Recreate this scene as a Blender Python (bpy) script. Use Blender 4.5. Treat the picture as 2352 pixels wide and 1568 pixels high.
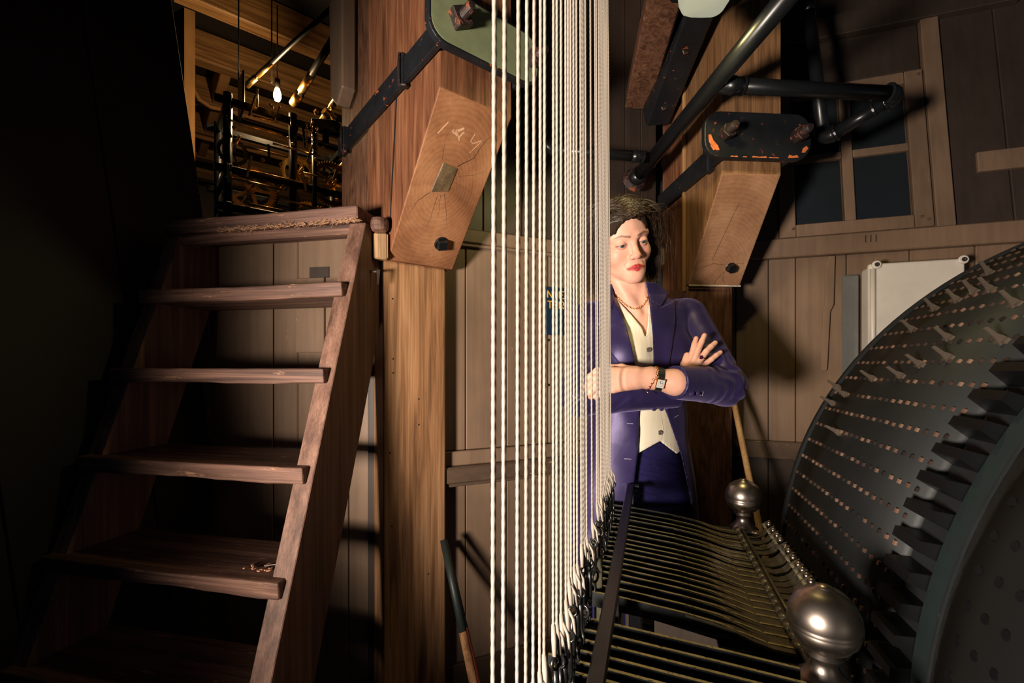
import bpy, bmesh, math, random
import numpy as np
from mathutils import Vector, Matrix

random.seed(7)
np.random.seed(7)
for _o in list(bpy.data.objects):
    bpy.data.objects.remove(_o, do_unlink=True)
scene = bpy.context.scene
COL = scene.collection

# ------------------------------------------------------------------ camera, world, large lights, exposure
F = 1045.0            # focal length in pixels of the 2352 px wide frame (16 mm on 36 mm)
CXP, HZ = 1176.0, 840.0
CZ = 1.22             # eye height of the camera above the floor
cam_d = bpy.data.cameras.new('camera')
cam_d.sensor_width = 36.0
cam_d.lens = 36.0 * F / 2352.0
cam_d.shift_y = (HZ - 784.0) / 2352.0
cam_d.clip_start = 0.02
cam_d.clip_end = 60
cam_d.dof.use_dof = True
cam_d.dof.focus_distance = 1.3
cam_d.dof.aperture_fstop = 14
cam = bpy.data.objects.new('camera', cam_d)
cam.location = (0, 0, CZ)
cam.rotation_euler = (math.pi / 2, 0, 0)
COL.objects.link(cam)
scene.camera = cam

world = bpy.data.worlds.new('world')
scene.world = world
world.use_nodes = True
wb = world.node_tree.nodes['Background']
wb.inputs[0].default_value = (0.10, 0.17, 0.30, 1)
wb.inputs[1].default_value = 0.065

def add_light(name, kind, loc, energy, color, target=None, **kw):
    d = bpy.data.lights.new(name, kind)
    d.energy = energy
    d.color = color
    for k, v in kw.items():
        setattr(d, k, v)
    o = bpy.data.objects.new(name, d)
    o.location = loc
    if target is not None:
        o.rotation_euler = (Vector(target) - Vector(loc)).to_track_quat('-Z', 'Y').to_euler()
    COL.objects.link(o)
    return o

# photographer's gridded strobe, left of the camera at chest height
add_light('strobe', 'SPOT', (-1.12, -0.52, CZ - 0.20), 400, (1.0, 0.86, 0.73), target=(0.66, 1.48, CZ + 0.34),
          spot_size=math.radians(76), spot_blend=0.75, shadow_soft_size=0.15)

vs = scene.view_settings
vs.view_transform = 'Standard'
vs.look = 'None'
vs.gamma = 1.0
vs.use_curve_mapping = False
vs.exposure = 0.1

# ------------------------------------------------------------------ geometry helpers
def pt(px, py, Y):
    """photo pixel + distance -> world point"""
    return Vector(((px - CXP) / F * Y, Y, CZ + (HZ - py) / F * Y))

TH = math.atan(321.0 / F)          # direction of the drum axis
SN, CS = math.sin(TH), math.cos(TH)
def M(u, v, z):
    """machine frame: u along the drum axis, v to the right of it, z above the camera"""
    return Vector((u * SN + v * CS, u * CS - v * SN, CZ + z))

def rayplane(px, py, o, n):
    d = Vector(((px - CXP) / F, 1.0, (HZ - py) / F))
    c = Vector((0, 0, CZ))
    n = Vector(n)
    t = (Vector(o) - c).dot(n) / d.dot(n)
    return c + d * t

def link(o, parent=None):
    COL.objects.link(o)
    if parent is not None:
        o.parent = parent
    return o

def wloc(e):
    v = Vector((0, 0, 0))
    while e is not None:
        v += e.location
        e = e.parent
    return v

def tag(o, label=None, cat=None, group=None, kind=None):
    if label: o['label'] = label
    if cat: o['category'] = cat
    if group: o['group'] = group
    if kind: o['kind'] = kind
    return o

def thing(name, label, cat, loc, group=None):
    e = bpy.data.objects.new(name, None)
    e.empty_display_size = 0.05
    e.location = loc
    link(e)
    return tag(e, label, cat, group)

def obj(name, verts, faces, mat, parent=None, smooth=False, bevel=0.0, seg=1, angle=35, origin=None, kind=None):
    """one mesh object; verts are in world coordinates"""
    off = wloc(parent) if parent is not None else Vector((0, 0, 0))
    vs_ = [Vector(v) for v in verts]
    base = off.copy()
    if parent is None:
        if origin is None:
            lo = [min(v[i] for v in vs_) for i in range(3)]
            hi = [max(v[i] for v in vs_) for i in range(3)]
            origin = Vector(((lo[0] + hi[0]) / 2, (lo[1] + hi[1]) / 2, lo[2]))
        base = Vector(origin)
    me = bpy.data.meshes.new(name)
    me.from_pydata([tuple(v - base) for v in vs_], [], faces)
    bm = bmesh.new(); bm.from_mesh(me)
    bmesh.ops.recalc_face_normals(bm, faces=bm.faces)
    bm.to_mesh(me); bm.free()
    if mat is not None:
        me.materials.append(mat)
    o = bpy.data.objects.new(name, me)
    if parent is None:
        o.location = base
    link(o, parent)
    if smooth:
        me.polygons.foreach_set('use_smooth', [True] * len(me.polygons))
    if bevel > 0:
        b = o.modifiers.new('bevel', 'BEVEL')
        b.width = bevel; b.segments = seg; b.limit_method = 'ANGLE'; b.angle_limit = math.radians(angle)
    if kind: o['kind'] = kind
    return o

def shared(name, me, mat_world, parent):
    """another object on the same mesh data, placed by a world matrix"""
    o = bpy.data.objects.new(name, me)
    link(o, parent)
    off = wloc(parent) if parent is not None else Vector((0, 0, 0))
    o.matrix_local = Matrix.Translation(-off) @ mat_world
    return o

def mesh_data(name, verts, faces, mat, smooth=False):
    me = bpy.data.meshes.new(name)
    me.from_pydata([tuple(v) for v in verts], [], faces)
    bm = bmesh.new(); bm.from_mesh(me)
    bmesh.ops.recalc_face_normals(bm, faces=bm.faces)
    bm.to_mesh(me); bm.free()
    if mat: me.materials.append(mat)
    if smooth: me.polygons.foreach_set('use_smooth', [True] * len(me.polygons))
    return me

class G:
    """collects shapes for one mesh"""
    def __init__(s): s.v = []; s.f = []
    def add(s, v, f):
        n = len(s.v); s.v += [Vector(a) for a in v]; s.f += [[i + n for i in q] for q in f]; return s
    def build(s, name, mat, parent=None, **k): return obj(name, s.v, s.f, mat, parent, **k)

BOXF = [[0, 1, 2, 3], [7, 6, 5, 4], [0, 4, 5, 1], [1, 5, 6, 2], [2, 6, 7, 3], [3, 7, 4, 0]]
def prism(poly, ext):
    n = len(poly); ext = Vector(ext)
    a = [Vector(p) for p in poly]; b = [p + ext for p in a]
    f = [list(range(n)), list(range(2 * n - 1, n - 1, -1))]
    for i in range(n):
        j = (i + 1) % n
        f.append([i, i + n, j + n, j])
    return a + b, f

def hexa(o, ax, ay, az):
    o = Vector(o); ax = Vector(ax); ay = Vector(ay); az = Vector(az)
    return prism([o, o + ax, o + ax + ay, o + ay], az)

def beam(p0, p1, w, h, up=(0, 0, 1)):
    p0 = Vector(p0); p1 = Vector(p1); d = (p1 - p0).normalized(); up = Vector(up)
    s = d.cross(up)
    if s.length < 1e-4: s = d.cross(Vector((0, 1, 0)))
    s.normalize(); u = s.cross(d).normalized()
    a = [p0 - s * w / 2 - u * h / 2, p0 + s * w / 2 - u * h / 2, p0 + s * w / 2 + u * h / 2, p0 - s * w / 2 + u * h / 2]
    return prism(a, p1 - p0)

def tube(path, rad, n=10, caps=True, sx=1.0):
    path = [Vector(p) for p in path]
    m = len(path)
    if not hasattr(rad, '__len__'): rad = [rad] * m
    v = []; f = []
    ref = None
    for i in range(m):
        d = (path[min(i + 1, m - 1)] - path[max(i - 1, 0)]).normalized()
        if ref is None:
            ref = Vector((0, 0, 1)) if abs(d.z) < 0.9 else Vector((1, 0, 0))
        s = d.cross(ref).normalized(); u = s.cross(d).normalized(); ref = u
        for k in range(n):
            a = 2 * math.pi * k / n
            v.append(path[i] + (s * math.cos(a) * sx + u * math.sin(a)) * rad[i])
    for i in range(m - 1):
        for k in range(n):
            k2 = (k + 1) % n
            f.append([i * n + k, i * n + k2, (i + 1) * n + k2, (i + 1) * n + k])
    if caps:
        f.append(list(range(n))[::-1]); f.append([(m - 1) * n + k for k in range(n)])
    return v, f

def lathe(prof, o, axis=(0, 0, 1), n=24):
    """prof: list of (r, h)"""
    o = Vector(o); ax = Vector(axis).normalized()
    r0 = Vector((1, 0, 0)) if abs(ax.x) < 0.9 else Vector((0, 1, 0))
    s = ax.cross(r0).normalized(); u = ax.cross(s).normalized()
    v = []; f = []; m = len(prof)
    for r, h in prof:
        for k in range(n):
            a = 2 * math.pi * k / n
            v.append(o + ax * h + (s * math.cos(a) + u * math.sin(a)) * max(r, 1e-5))
    for i in range(m - 1):
        for k in range(n):
            k2 = (k + 1) % n
            f.append([i * n + k, i * n + k2, (i + 1) * n + k2, (i + 1) * n + k])
    f.append(list(range(n))[::-1]); f.append([(m - 1) * n + k for k in range(n)])
    return v, f

def sphere(o, r, n=12, m=8, sc=(1, 1, 1)):
    prof = [(r * math.sin(math.pi * i / m), -r * math.cos(math.pi * i / m)) for i in range(m + 1)]
    v, f = lathe(prof, (0, 0, 0), n=n)
    return [Vector(o) + Vector((a.x * sc[0], a.y * sc[1], a.z * sc[2])) for a in v], f

def torus(o, axis, R, r, n=16, m=6):
    o = Vector(o); ax = Vector(axis).normalized()
    r0 = Vector((1, 0, 0)) if abs(ax.x) < 0.9 else Vector((0, 1, 0))
    s = ax.cross(r0).normalized(); u = ax.cross(s).normalized()
    v = []; f = []
    for i in range(n):
        a = 2 * math.pi * i / n
        d = s * math.cos(a) + u * math.sin(a)
        for k in range(m):
            b = 2 * math.pi * k / m
            v.append(o + d * (R + r * math.cos(b)) + ax * r * math.sin(b))
    for i in range(n):
        for k in range(m):
            f.append([i * m + k, ((i + 1) % n) * m + k, ((i + 1) % n) * m + (k + 1) % m, i * m + (k + 1) % m])
    return v, f

# ------------------------------------------------------------------ materials
def srgb(r, g, b):
    def c(x):
        x /= 255.0
        return x / 12.92 if x <= 0.04045 else ((x + 0.055) / 1.055) ** 2.4
    return (c(r), c(g), c(b), 1)

def new_mat(name):
    m = bpy.data.materials.new(name); m.use_nodes = True
    nt = m.node_tree
    return m, nt, nt.nodes['Principled BSDF']

def N(nt, t, **kw):
    n = nt.nodes.new(t)
    for k, v in kw.items(): setattr(n, k, v)
    return n

def ramp(nt, fac, stops):
    r = N(nt, 'ShaderNodeValToRGB')
    e = r.color_ramp.elements
    while len(e) < len(stops): e.new(0.5)
    for i, (p, c) in enumerate(stops):
        e[i].position = p; e[i].color = c
    nt.links.new(fac, r.inputs[0])
    return r.outputs[0]

def noise(nt, vec, scale, detail=4, rough=0.55, dist=0.0):
    n = N(nt, 'ShaderNodeTexNoise')
    n.inputs['Scale'].default_value = scale; n.inputs['Detail'].default_value = detail
    n.inputs['Roughness'].default_value = rough; n.inputs['Distortion'].default_value = dist
    nt.links.new(vec, n.inputs['Vector'])
    return n.outputs['Fac']

def mixc(nt, fac, a, b, mode='MIX'):
    m = N(nt, 'ShaderNodeMix', data_type='RGBA', blend_type=mode)
    if isinstance(fac, (int, float)): m.inputs[0].default_value = fac
    else: nt.links.new(fac, m.inputs[0])
    for i, s in ((6, a), (7, b)):
        if isinstance(s, tuple): m.inputs[i].default_value = s
        else: nt.links.new(s, m.inputs[i])
    return m.outputs[2]

def bump(nt, bsdf, h, strength, dist=0.002):
    b = N(nt, 'ShaderNodeBump')
    b.inputs['Strength'].default_value = strength; b.inputs['Distance'].default_value = dist
    nt.links.new(h, b.inputs['Height']); nt.links.new(b.outputs[0], bsdf.inputs['Normal'])

def coords(nt, rot=(0, 0, 0), size=(1, 1, 1), loc=(0, 0, 0), kind='Object'):
    t = N(nt, 'ShaderNodeTexCoord')
    m = N(nt, 'ShaderNodeMapping', vector_type='TEXTURE')
    m.inputs['Rotation'].default_value = rot; m.inputs['Scale'].default_value = size
    m.inputs['Location'].default_value = loc
    nt.links.new(t.outputs[kind], m.inputs[0])
    return m.outputs[0]

def wood(name, dark, mid, light, rot=(0, math.pi / 2, 0), rough=0.55, grain=1.0, bumpy=0.35, long=0.5, wear=None, figure=1.0):
    """grain runs along local x of the rotated frame (default: vertical)"""
    m, nt, b = new_mat(name)
    v = coords(nt, rot, (long, 0.028 / grain, 0.028 / grain))
    v2 = coords(nt, rot, (long * 0.7, 0.004 / grain, 0.004 / grain))
    v3 = coords(nt, rot, (0.5, 0.18, 0.18))
    n1 = noise(nt, v, 1.0, 6, 0.6, 0.6 * figure)
    n2 = noise(nt, v2, 1.0, 3, 0.6, 0.15)
    n3 = noise(nt, v3, 1.0, 3, 0.5)
    c1 = ramp(nt, n1, [(0.28, dark), (0.5, mid), (0.72, light)])
    c2 = mixc(nt, 0.55, c1, ramp(nt, n2, [(0.35, (0.45, 0.45, 0.45, 1)), (0.6, (1, 1, 1, 1))]), 'MULTIPLY')
    c3 = mixc(nt, 0.45, c2, ramp(nt, n3, [(0.3, (0.5, 0.5, 0.52, 1)), (0.65, (1.1, 1.08, 1.05, 1))]), 'MULTIPLY')
    if wear:
        vw = coords(nt, rot, (0.10, 0.02, 0.02), loc=(1.3, 0.7, 0.2))
        nw = noise(nt, vw, 1.0, 8, 0.7, 0.4)
        c3 = mixc(nt, ramp(nt, nw, [(0.60, (0, 0, 0, 1)), (0.68, (0.75, 0.75, 0.75, 1))]), c3, wear)
    nt.links.new(c3, b.inputs['Base Color'])
    b.inputs['Roughness'].default_value = rough
    b.inputs['Specular IOR Level'].default_value = 0.35
    bump(nt, b, n2, bumpy, 0.0012)
    return m

def painted(name, col, chip, rough=0.42, rot=(0, math.pi / 2, 0), chips=0.69, vary=0.25, bumpy=0.25):
    """old gloss paint on boards, with chipped specks and faint vertical brush grain"""
    m, nt, b = new_mat(name)
    v = coords(nt, rot, (0.5, 0.02, 0.02))
    n1 = noise(nt, v, 1.0, 5, 0.6, 0.2)
    vb = coords(nt, rot, (0.45, 0.3, 0.3))
    n2 = noise(nt, vb, 1.0, 4, 0.55)
    lo = tuple(c * (1 - vary) for c in col[:3]) + (1,)
    hi = tuple(min(1, c * (1 + vary)) for c in col[:3]) + (1,)
    c = ramp(nt, n2, [(0.3, lo), (0.7, hi)])
    c = mixc(nt, 0.35, c, ramp(nt, n1, [(0.35, (0.55, 0.55, 0.55, 1)), (0.6, (1, 1, 1, 1))]), 'MULTIPLY')
    vc = coords(nt, rot, (0.035, 0.012, 0.012))
    nc = noise(nt, vc, 1.0, 8, 0.72, 0.6)
    vd = coords(nt, rot, (0.5, 0.5, 0.5), loc=(3, 1, 2))
    nd = noise(nt, vd, 1.0, 3, 0.5)
    mm = N(nt, 'ShaderNodeMath', operation='MULTIPLY')
    nt.links.new(nc, mm.inputs[0])
    nt.links.new(ramp(nt, nd, [(0.35, (0.80, 0.80, 0.80, 1)), (0.7, (1.08, 1.08, 1.08, 1))]), mm.inputs[1])
    c = mixc(nt, ramp(nt, mm.outputs[0], [(chips, (0, 0, 0, 1)), (chips + 0.03, (1, 1, 1, 1))]), c, chip)
    nt.links.new(c, b.inputs['Base Color'])
    b.inputs['Roughness'].default_value = rough
    b.inputs['Specular IOR Level'].default_value = 0.4
    bump(nt, b, n1, bumpy, 0.001)
    return m

def metal(name, col, rough=0.4, metallic=1.0, rust=None, rustpos=0.62, scale=14, bumpy=0.15, vary=0.3):
    m, nt, b = new_mat(name)
    v = coords(nt)
    n1 = noise(nt, v, scale, 6, 0.65)
    lo = tuple(c * (1 - vary) for c in col[:3]) + (1,)
    hi = tuple(min(1, c * (1 + vary)) for c in col[:3]) + (1,)
    c = ramp(nt, n1, [(0.3, lo), (0.7, hi)])
    if rust:
        n2 = noise(nt, v, scale * 2.2, 8, 0.7, 0.5)
        k = ramp(nt, n2, [(rustpos, (0, 0, 0, 1)), (rustpos + 0.03, (1, 1, 1, 1))])
        c = mixc(nt, k, c, rust)
        rr = N(nt, 'ShaderNodeMapRange')
        nt.links.new(k, rr.inputs[0]); rr.inputs[3].default_value = rough; rr.inputs[4].default_value = 0.85
        nt.links.new(rr.outputs[0], b.inputs['Roughness'])
    else:
        b.inputs['Roughness'].default_value = rough
    nt.links.new(c, b.inputs['Base Color'])
    b.inputs['Metallic'].default_value = metallic
    bump(nt, b, n1, bumpy, 0.001)
    return m

def plain(name, col, rough=0.5, metallic=0.0, emit=None, estr=0.0, **kw):
    m, nt, b = new_mat(name)
    v = coords(nt)
    n1 = noise(nt, v, 9, 4, 0.6)
    c = ramp(nt, n1, [(0.25, tuple(x * 0.88 for x in col[:3]) + (1,)), (0.75, tuple(min(1, x * 1.08) for x in col[:3]) + (1,))])
    nt.links.new(c, b.inputs['Base Color'])
    b.inputs['Roughness'].default_value = rough; b.inputs['Metallic'].default_value = metallic
    if emit:
        b.inputs['Emission Color'].default_value = emit; b.inputs['Emission Strength'].default_value = estr
    for k, x in kw.items(): b.inputs[k].default_value = x
    return m

AL = math.radians(12.0)                              # yaw of the stair
MT = {}
MT['oak'] = wood('post_oak', srgb(98, 66, 44), srgb(170, 124, 86), srgb(202, 158, 118))
MT['oak_dark'] = wood('jowl_oak', srgb(70, 40, 26), srgb(126, 80, 54), srgb(160, 110, 78), long=0.28)
MT['oak_fig'] = wood('figured_oak', srgb(58, 36, 26), srgb(112, 76, 56), srgb(140, 100, 76), long=0.14, figure=2.5)
MT['tread'] = wood('tread_oak', srgb(52, 36, 32), srgb(108, 78, 66), srgb(150, 112, 94), rot=(0, 0, math.pi - AL), grain=1.3, bumpy=0.7, wear=srgb(186, 140, 104))
MT['tread_side'] = wood('stringer_oak', srgb(72, 50, 40), srgb(118, 86, 72), srgb(146, 111, 94), grain=1.1, long=0.9, figure=0.3)
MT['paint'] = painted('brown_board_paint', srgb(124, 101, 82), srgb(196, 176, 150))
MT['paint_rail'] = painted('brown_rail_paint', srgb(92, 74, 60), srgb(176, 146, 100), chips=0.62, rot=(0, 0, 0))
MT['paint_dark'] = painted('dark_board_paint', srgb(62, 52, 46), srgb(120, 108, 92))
MT['black_wall'] = painted('near_black_board_paint', srgb(17, 17, 21), srgb(70, 66, 66), rough=0.6, chips=0.735)
MT['iron'] = metal('black_iron', srgb(34, 36, 40), 0.45, 0.35, rust=srgb(206, 100, 52), rustpos=0.635)
MT['iron_clean'] = metal('black_painted_iron', srgb(28, 30, 33), 0.32, 0.3)
MT['bolt'] = metal('rusty_bolt', srgb(60, 50, 48), 0.5, 0.5, rust=srgb(150, 84, 58), rustpos=0.56, scale=22)
MT['green_plate'] = metal('sage_green_plate', srgb(128, 136, 100), 0.6, 0.0, rust=srgb(30, 32, 26), rustpos=0.66, scale=26, vary=0.15)
MT['steel'] = metal('worn_steel', srgb(168, 156, 146), 0.33, 1.0, vary=0.2, scale=20)
MT['lever'] = metal('dark_lever_steel', srgb(118, 110, 90), 0.34, 0.6, vary=0.4, scale=40)
MT['lever_edge'] = metal('lamplit_lever_edge', srgb(196, 182, 128), 0.4, 0.35, rust=srgb(70, 64, 44), rustpos=0.58, vary=0.3, scale=60)  # overhead lamp light on the lever tops, painted in as a brighter colour
MT['lever_side'] = metal('lever_side_iron', srgb(36, 38, 38), 0.4, 0.4, vary=0.3, scale=30)
MT['drum'] = metal('drum_black', srgb(18, 22, 24), 0.6, 0.1, rust=srgb(38, 44, 46), rustpos=0.66, scale=12)
MT['peg'] = metal('peg_copper_brown', srgb(96, 74, 62), 0.45, 0.5, vary=0.35, scale=40)
MT['pin'] = metal('pin_steel', srgb(110, 98, 86), 0.4, 0.6)
MT['ring_green'] = metal('drum_green_band', srgb(2, 21, 22), 0.7, 0.0, vary=0.25)
_m, _nt, _b = new_mat('peg_weathered')
_oi = N(_nt, 'ShaderNodeObjectInfo')
_c = ramp(_nt, _oi.outputs['Random'], [(0.0, srgb(34, 30, 30)), (0.35, srgb(72, 57, 50)), (0.7, srgb(122, 92, 75)), (1.0, srgb(146, 116, 97))])
_nt.links.new(_c, _b.inputs['Base Color']); _b.inputs['Metallic'].default_value = 0.4; _b.inputs['Roughness'].default_value = 0.45
MT['peg1'] = _m
MT['brass'] = metal('clock_brass', srgb(222, 178, 106), 0.28, 1.0)
MT['clock_iron'] = metal('clock_iron', srgb(20, 22, 24), 0.4, 0.6)
MT['rope'] = plain('white_rope', srgb(158, 147, 135), 0.85)
MT['pipe'] = metal('black_pipe', srgb(26, 28, 30), 0.3, 0.15, vary=0.2)
MT['white_metal'] = plain('white_enamel', srgb(206, 198, 188), 0.4)
MT['dark_pane'] = plain('blacked_pane', srgb(36, 40, 44), 0.18)
MT['plaster'] = painted('ochre_plaster', srgb(150, 112, 70), srgb(110, 80, 50), rough=0.8)
MT['joist'] = wood('joist_wood', srgb(76, 52, 32), srgb(132, 98, 60), srgb(164, 126, 82), rot=(0, 0, math.atan2(0.634, 0.773)))
# ------------------------------------------------------------------ the room
def struct(o):
    o['kind'] = 'structure'; return o

CEIL = CZ + 2.42
struct(obj('floor', *hexa((-3.2, -0.9, -0.06), (7.0, 0, 0), (0, 4.2, 0), (0, 0, 0.06)), MT['paint_dark']))
struct(obj('ceiling', *hexa((-4.6, -0.9, CEIL), (8.4, 0, 0), (0, 8.6, 0), (0, 0, 0.08)), MT['black_wall']))

def board(name, p0, p1, z0, z1, nrm, th, mat, parent, bevel=0.002):
    """vertical board whose front face runs p0-p1 (xy); nrm points to the back"""
    p0 = Vector((p0[0], p0[1], z0)); p1 = Vector((p1[0], p1[1], z0))
    return obj(name, *hexa(p0, p1 - p0, Vector((0, 0, z1 - z0)), Vector((nrm[0], nrm[1], 0)) * th), mat, parent, bevel=bevel)

class Wall:
    """vertical plane: origin (x,y), direction d (unit xy), back normal"""
    def __init__(s, o, d):
        s.o = Vector((o[0], o[1], 0)); s.d = Vector((d[0], d[1], 0)).normalized()
        s.n = Vector((-s.d.y, s.d.x, 0))
        if s.n.dot(Vector((s.o.x, s.o.y, 0))) < 0: s.n = -s.n
    def hit(s, px, py, off=0.0):
        p = rayplane(px, py, s.o - s.n * off, s.n)
        return (p - s.o).dot(s.d), p.z
    def P(s, a, z, off=0.0):
        q = s.o + s.d * a - s.n * off
        return Vector((q.x, q.y, z))
    def box(s, a0, a1, z0, z1, off, th):
        return hexa(s.P(a0, z0, off), s.d * (a1 - a0), Vector((0, 0, z1 - z0)), s.n * th)

gap = 0.0016
# --- wall behind the stair
WL = Wall((-0.489, 1.50), (0.978, -0.208))
wl = struct(obj('wall_left', *WL.box(-1.75, 0.16, 0, CZ + 0.44, -0.02, 0.04), MT['black_wall']))
cuts = [200, 340, 480, 627, 683, 800, 872]
for i in range(len(cuts) - 1):
    a0 = WL.hit(cuts[i], 840)[0] + gap; a1 = WL.hit(cuts[i + 1], 840)[0] - gap
    obj('board', *WL.box(a0, a1, 0.0, CZ + 0.425, random.uniform(-0.002, 0.002), 0.019), MT['paint'], wl, bevel=0.0025)
a0 = WL.hit(683, 700)[0]; a1 = WL.hit(748, 700)[0]
obj('cover_board', *WL.box(a0, a1, WL.hit(700, 810)[1], WL.hit(700, 640)[1], 0.010, 0.010), MT['paint'], wl, bevel=0.002)
obj('notch_block', *WL.box(WL.hit(712, 640)[0], WL.hit(757, 640)[0], WL.hit(700, 640)[1], WL.hit(700, 615)[1], 0.004, 0.006), MT['paint_dark'], wl, bevel=0.001)
a0 = WL.hit(852, 900)[0]; a1 = WL.hit(881, 900)[0]
obj('batten', *WL.box(a0, a1, 0.0, CZ + 0.22, 0.022, 0.022), MT['paint_dark'], wl, bevel=0.003)

# --- middle wall (behind the ropes and the woman)
WM = Wall((0.0, 1.70), (0.912, 0.41))
aC = WM.hit(1508, 840)[0]
wm = struct(obj('wall_middle', *WM.box(-0.42, aC, 0, CEIL, -0.02, 0.04), MT['black_wall']))
zr0 = WM.hit(1200, 575)[1]; zr1 = WM.hit(1200, 545)[1]
zl0 = WM.hit(1100, 1106)[1]; zl1 = WM.hit(1100, 1030)[1]
cuts = [940, 1070, 1164, 1260, 1335, 1430, 1508]
for i in range(len(cuts) - 1):
    a0 = WM.hit(cuts[i], 840)[0] + gap; a1 = WM.hit(cuts[i + 1], 840)[0] - gap
    j = random.uniform(-0.002, 0.002)
    obj('board', *WM.box(a0, a1, zl1, zr0, j, 0.019), MT['paint'], wm, bevel=0.0025)
    obj('board', *WM.box(a0, a1, 0.0, zl0, j * 0.5, 0.019), MT['paint'], wm, bevel=0.0025)
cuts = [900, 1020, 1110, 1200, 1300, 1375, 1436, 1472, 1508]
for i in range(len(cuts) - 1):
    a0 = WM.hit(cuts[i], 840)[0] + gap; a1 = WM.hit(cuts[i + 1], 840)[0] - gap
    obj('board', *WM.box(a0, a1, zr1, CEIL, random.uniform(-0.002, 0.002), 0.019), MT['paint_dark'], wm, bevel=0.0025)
am = WM.hit(1000, 840)[0]
obj('rail', *WM.box(-0.42, aC, zr0, zr1, 0.022, 0.022), MT['paint'], wm, bevel=0.004)
obj('rail_lip', *WM.box(-0.42, aC, zr0 - 0.012, zr0, 0.014, 0.014), MT['paint'], wm, bevel=0.002)
obj('ledge', *WM.box(-0.42, aC, zl0 + 0.012, zl1 - 0.05, 0.045, 0.045), MT['paint_rail'], wm, bevel=0.006)
obj('rail', *WM.box(-0.42, aC, zl1 - 0.05, zl1, 0.02, 0.02), MT['paint'], wm, bevel=0.003)
obj('ledge_lip', *WM.box(-0.42, aC, zl0, zl0 + 0.012, 0.035, 0.035), MT['paint_rail'], wm, bevel=0.003)
zb = WM.hit(1120, 1500)[1]
struct(obj('baseboard_middle', *WM.box(-0.42, aC, 0.0, zb, 0.016, 0.016), MT['paint_rail'], None, bevel=0.004))

# --- right wall: vertical below the rail, leaning outwards above it
CR = WM.P(aC, 0)
WR = Wall((CR.x, CR.y), (0.947, -0.322))
aE = WR.hit(2480, 700)[0]
ZR = CZ + 0.43
wr = struct(obj('wall_right', *WR.box(-0.02, aE + 0.9, 0, ZR, -0.02, 0.04), MT['black_wall']))
cuts = [1540, 1620, 1690, 1765, 1828, 1945, 2090, 2240, 2420]
zq0 = WR.hit(1770, 1052)[1]; zq1 = WR.hit(1770, 1012)[1]
for i in range(len(cuts) - 1):
    a0 = WR.hit(cuts[i], 800)[0] + gap; a1 = WR.hit(cuts[i + 1], 800)[0] - gap
    j = random.uniform(-0.002, 0.002)
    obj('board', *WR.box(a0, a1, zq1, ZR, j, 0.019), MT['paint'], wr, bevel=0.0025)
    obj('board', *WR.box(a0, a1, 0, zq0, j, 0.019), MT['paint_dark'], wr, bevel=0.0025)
obj('rail', *WR.box(0, aE + 0.5, ZR, ZR + 0.075, 0.03, 0.05), MT['paint'], wr, bevel=0.004)
obj('lower_rail', *WR.box(0, aE + 0.5, zq0, zq1, 0.012, 0.03), MT['paint_rail'], wr, bevel=0.003)
for k, px in enumerate((1988, 2000, 2012)):      # three carpenter's tally notches on the rail
    a = WR.hit(px, 555, 0.03)[0]
    obj('tally_notch', *WR.box(a - 0.0015, a + 0.0015, ZR + 0.035, ZR + 0.062, 0.0315, 0.002), MT['paint_dark'], wr)

LEAN = math.radians(8.0)
class Lean:
    o = WR.P(0, ZR + 0.075)
    d = WR.d
    up = (Vector((0, 0, 1)) * math.cos(LEAN) + WR.n * math.sin(LEAN)).normalized()
    n = (WR.n * math.cos(LEAN) - Vector((0, 0, 1)) * math.sin(LEAN)).normalized()
    @classmethod
    def hit(s, px, py):
        p = rayplane(px, py, s.o, s.n); return (p - s.o).dot(s.d), (p - s.o).dot(s.up)
    @classmethod
    def box(s, a0, a1, h0, h1, off, th):
        return hexa(s.o + s.d * a0 + s.up * h0 - s.n * off, s.d * (a1 - a0), s.up * (h1 - h0), s.n * th)
wu = struct(obj('wall_right_upper', *Lean.box(-0.02, aE + 0.9, 0, 1.95, -0.02, 0.04), MT['black_wall']))
cuts = [1560, 1640, 1716, 1790]
for i in range(len(cuts) - 1):
    obj('board', *Lean.box(Lean.hit(cuts[i], 540)[0] + gap, Lean.hit(cuts[i + 1], 540)[0] - gap, 0.0, 1.9, 0, 0.019), MT['paint'], wu, bevel=0.0025)
# casement window in the leaning wall
SA0 = Lean.hit(1790, 560)[0]; SA1 = Lean.hit(2140, 500)[0]
SH0 = 0.004; SH1 = Lean.hit(2080, 170)[1]
win = thing('window_1', 'brown casement window with four blacked-out panes in the leaning wall', 'window', WR.P(0.8, ZR + 0.08))
win['kind'] = 'structure'; del win['category']
st = 0.055
MA = Lean.hit(1948, 440)[0]; MH = Lean.hit(1960, 355)[1]
def lb(name, a0, a1, h0, h1, off, th, mat, parent=win, bv=0.003):
    return obj(name, *Lean.box(a0, a1, h0, h1, off, th), mat, parent, bevel=bv)
PA0 = Lean.hit(1823, 450)[0]; PA1 = Lean.hit(2092, 440)[0]
PH0 = Lean.hit(1960, 508)[1]; PH1 = Lean.hit(1960, 215)[1]
lb('window_stile', SA0, PA0, SH0, SH1, 0.018, 0.03, MT['paint'])
lb('window_stile', PA1, SA1, SH0, SH1, 0.018, 0.03, MT['paint'])
lb('window_rail', PA0 + 0.001, PA1 - 0.001, SH0, PH0, 0.0165, 0.028, MT['paint'])
lb('window_rail', PA0 + 0.001, PA1 - 0.001, PH1, SH1, 0.0165, 0.028, MT['paint'])
lb('muntin', MA - 0.018, MA + 0.018, PH0, PH1, 0.014, 0.02, MT['paint'])
lb('muntin', PA0, MA - 0.019, MH - 0.015, MH + 0.015, 0.013, 0.02, MT['paint'])
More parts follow.
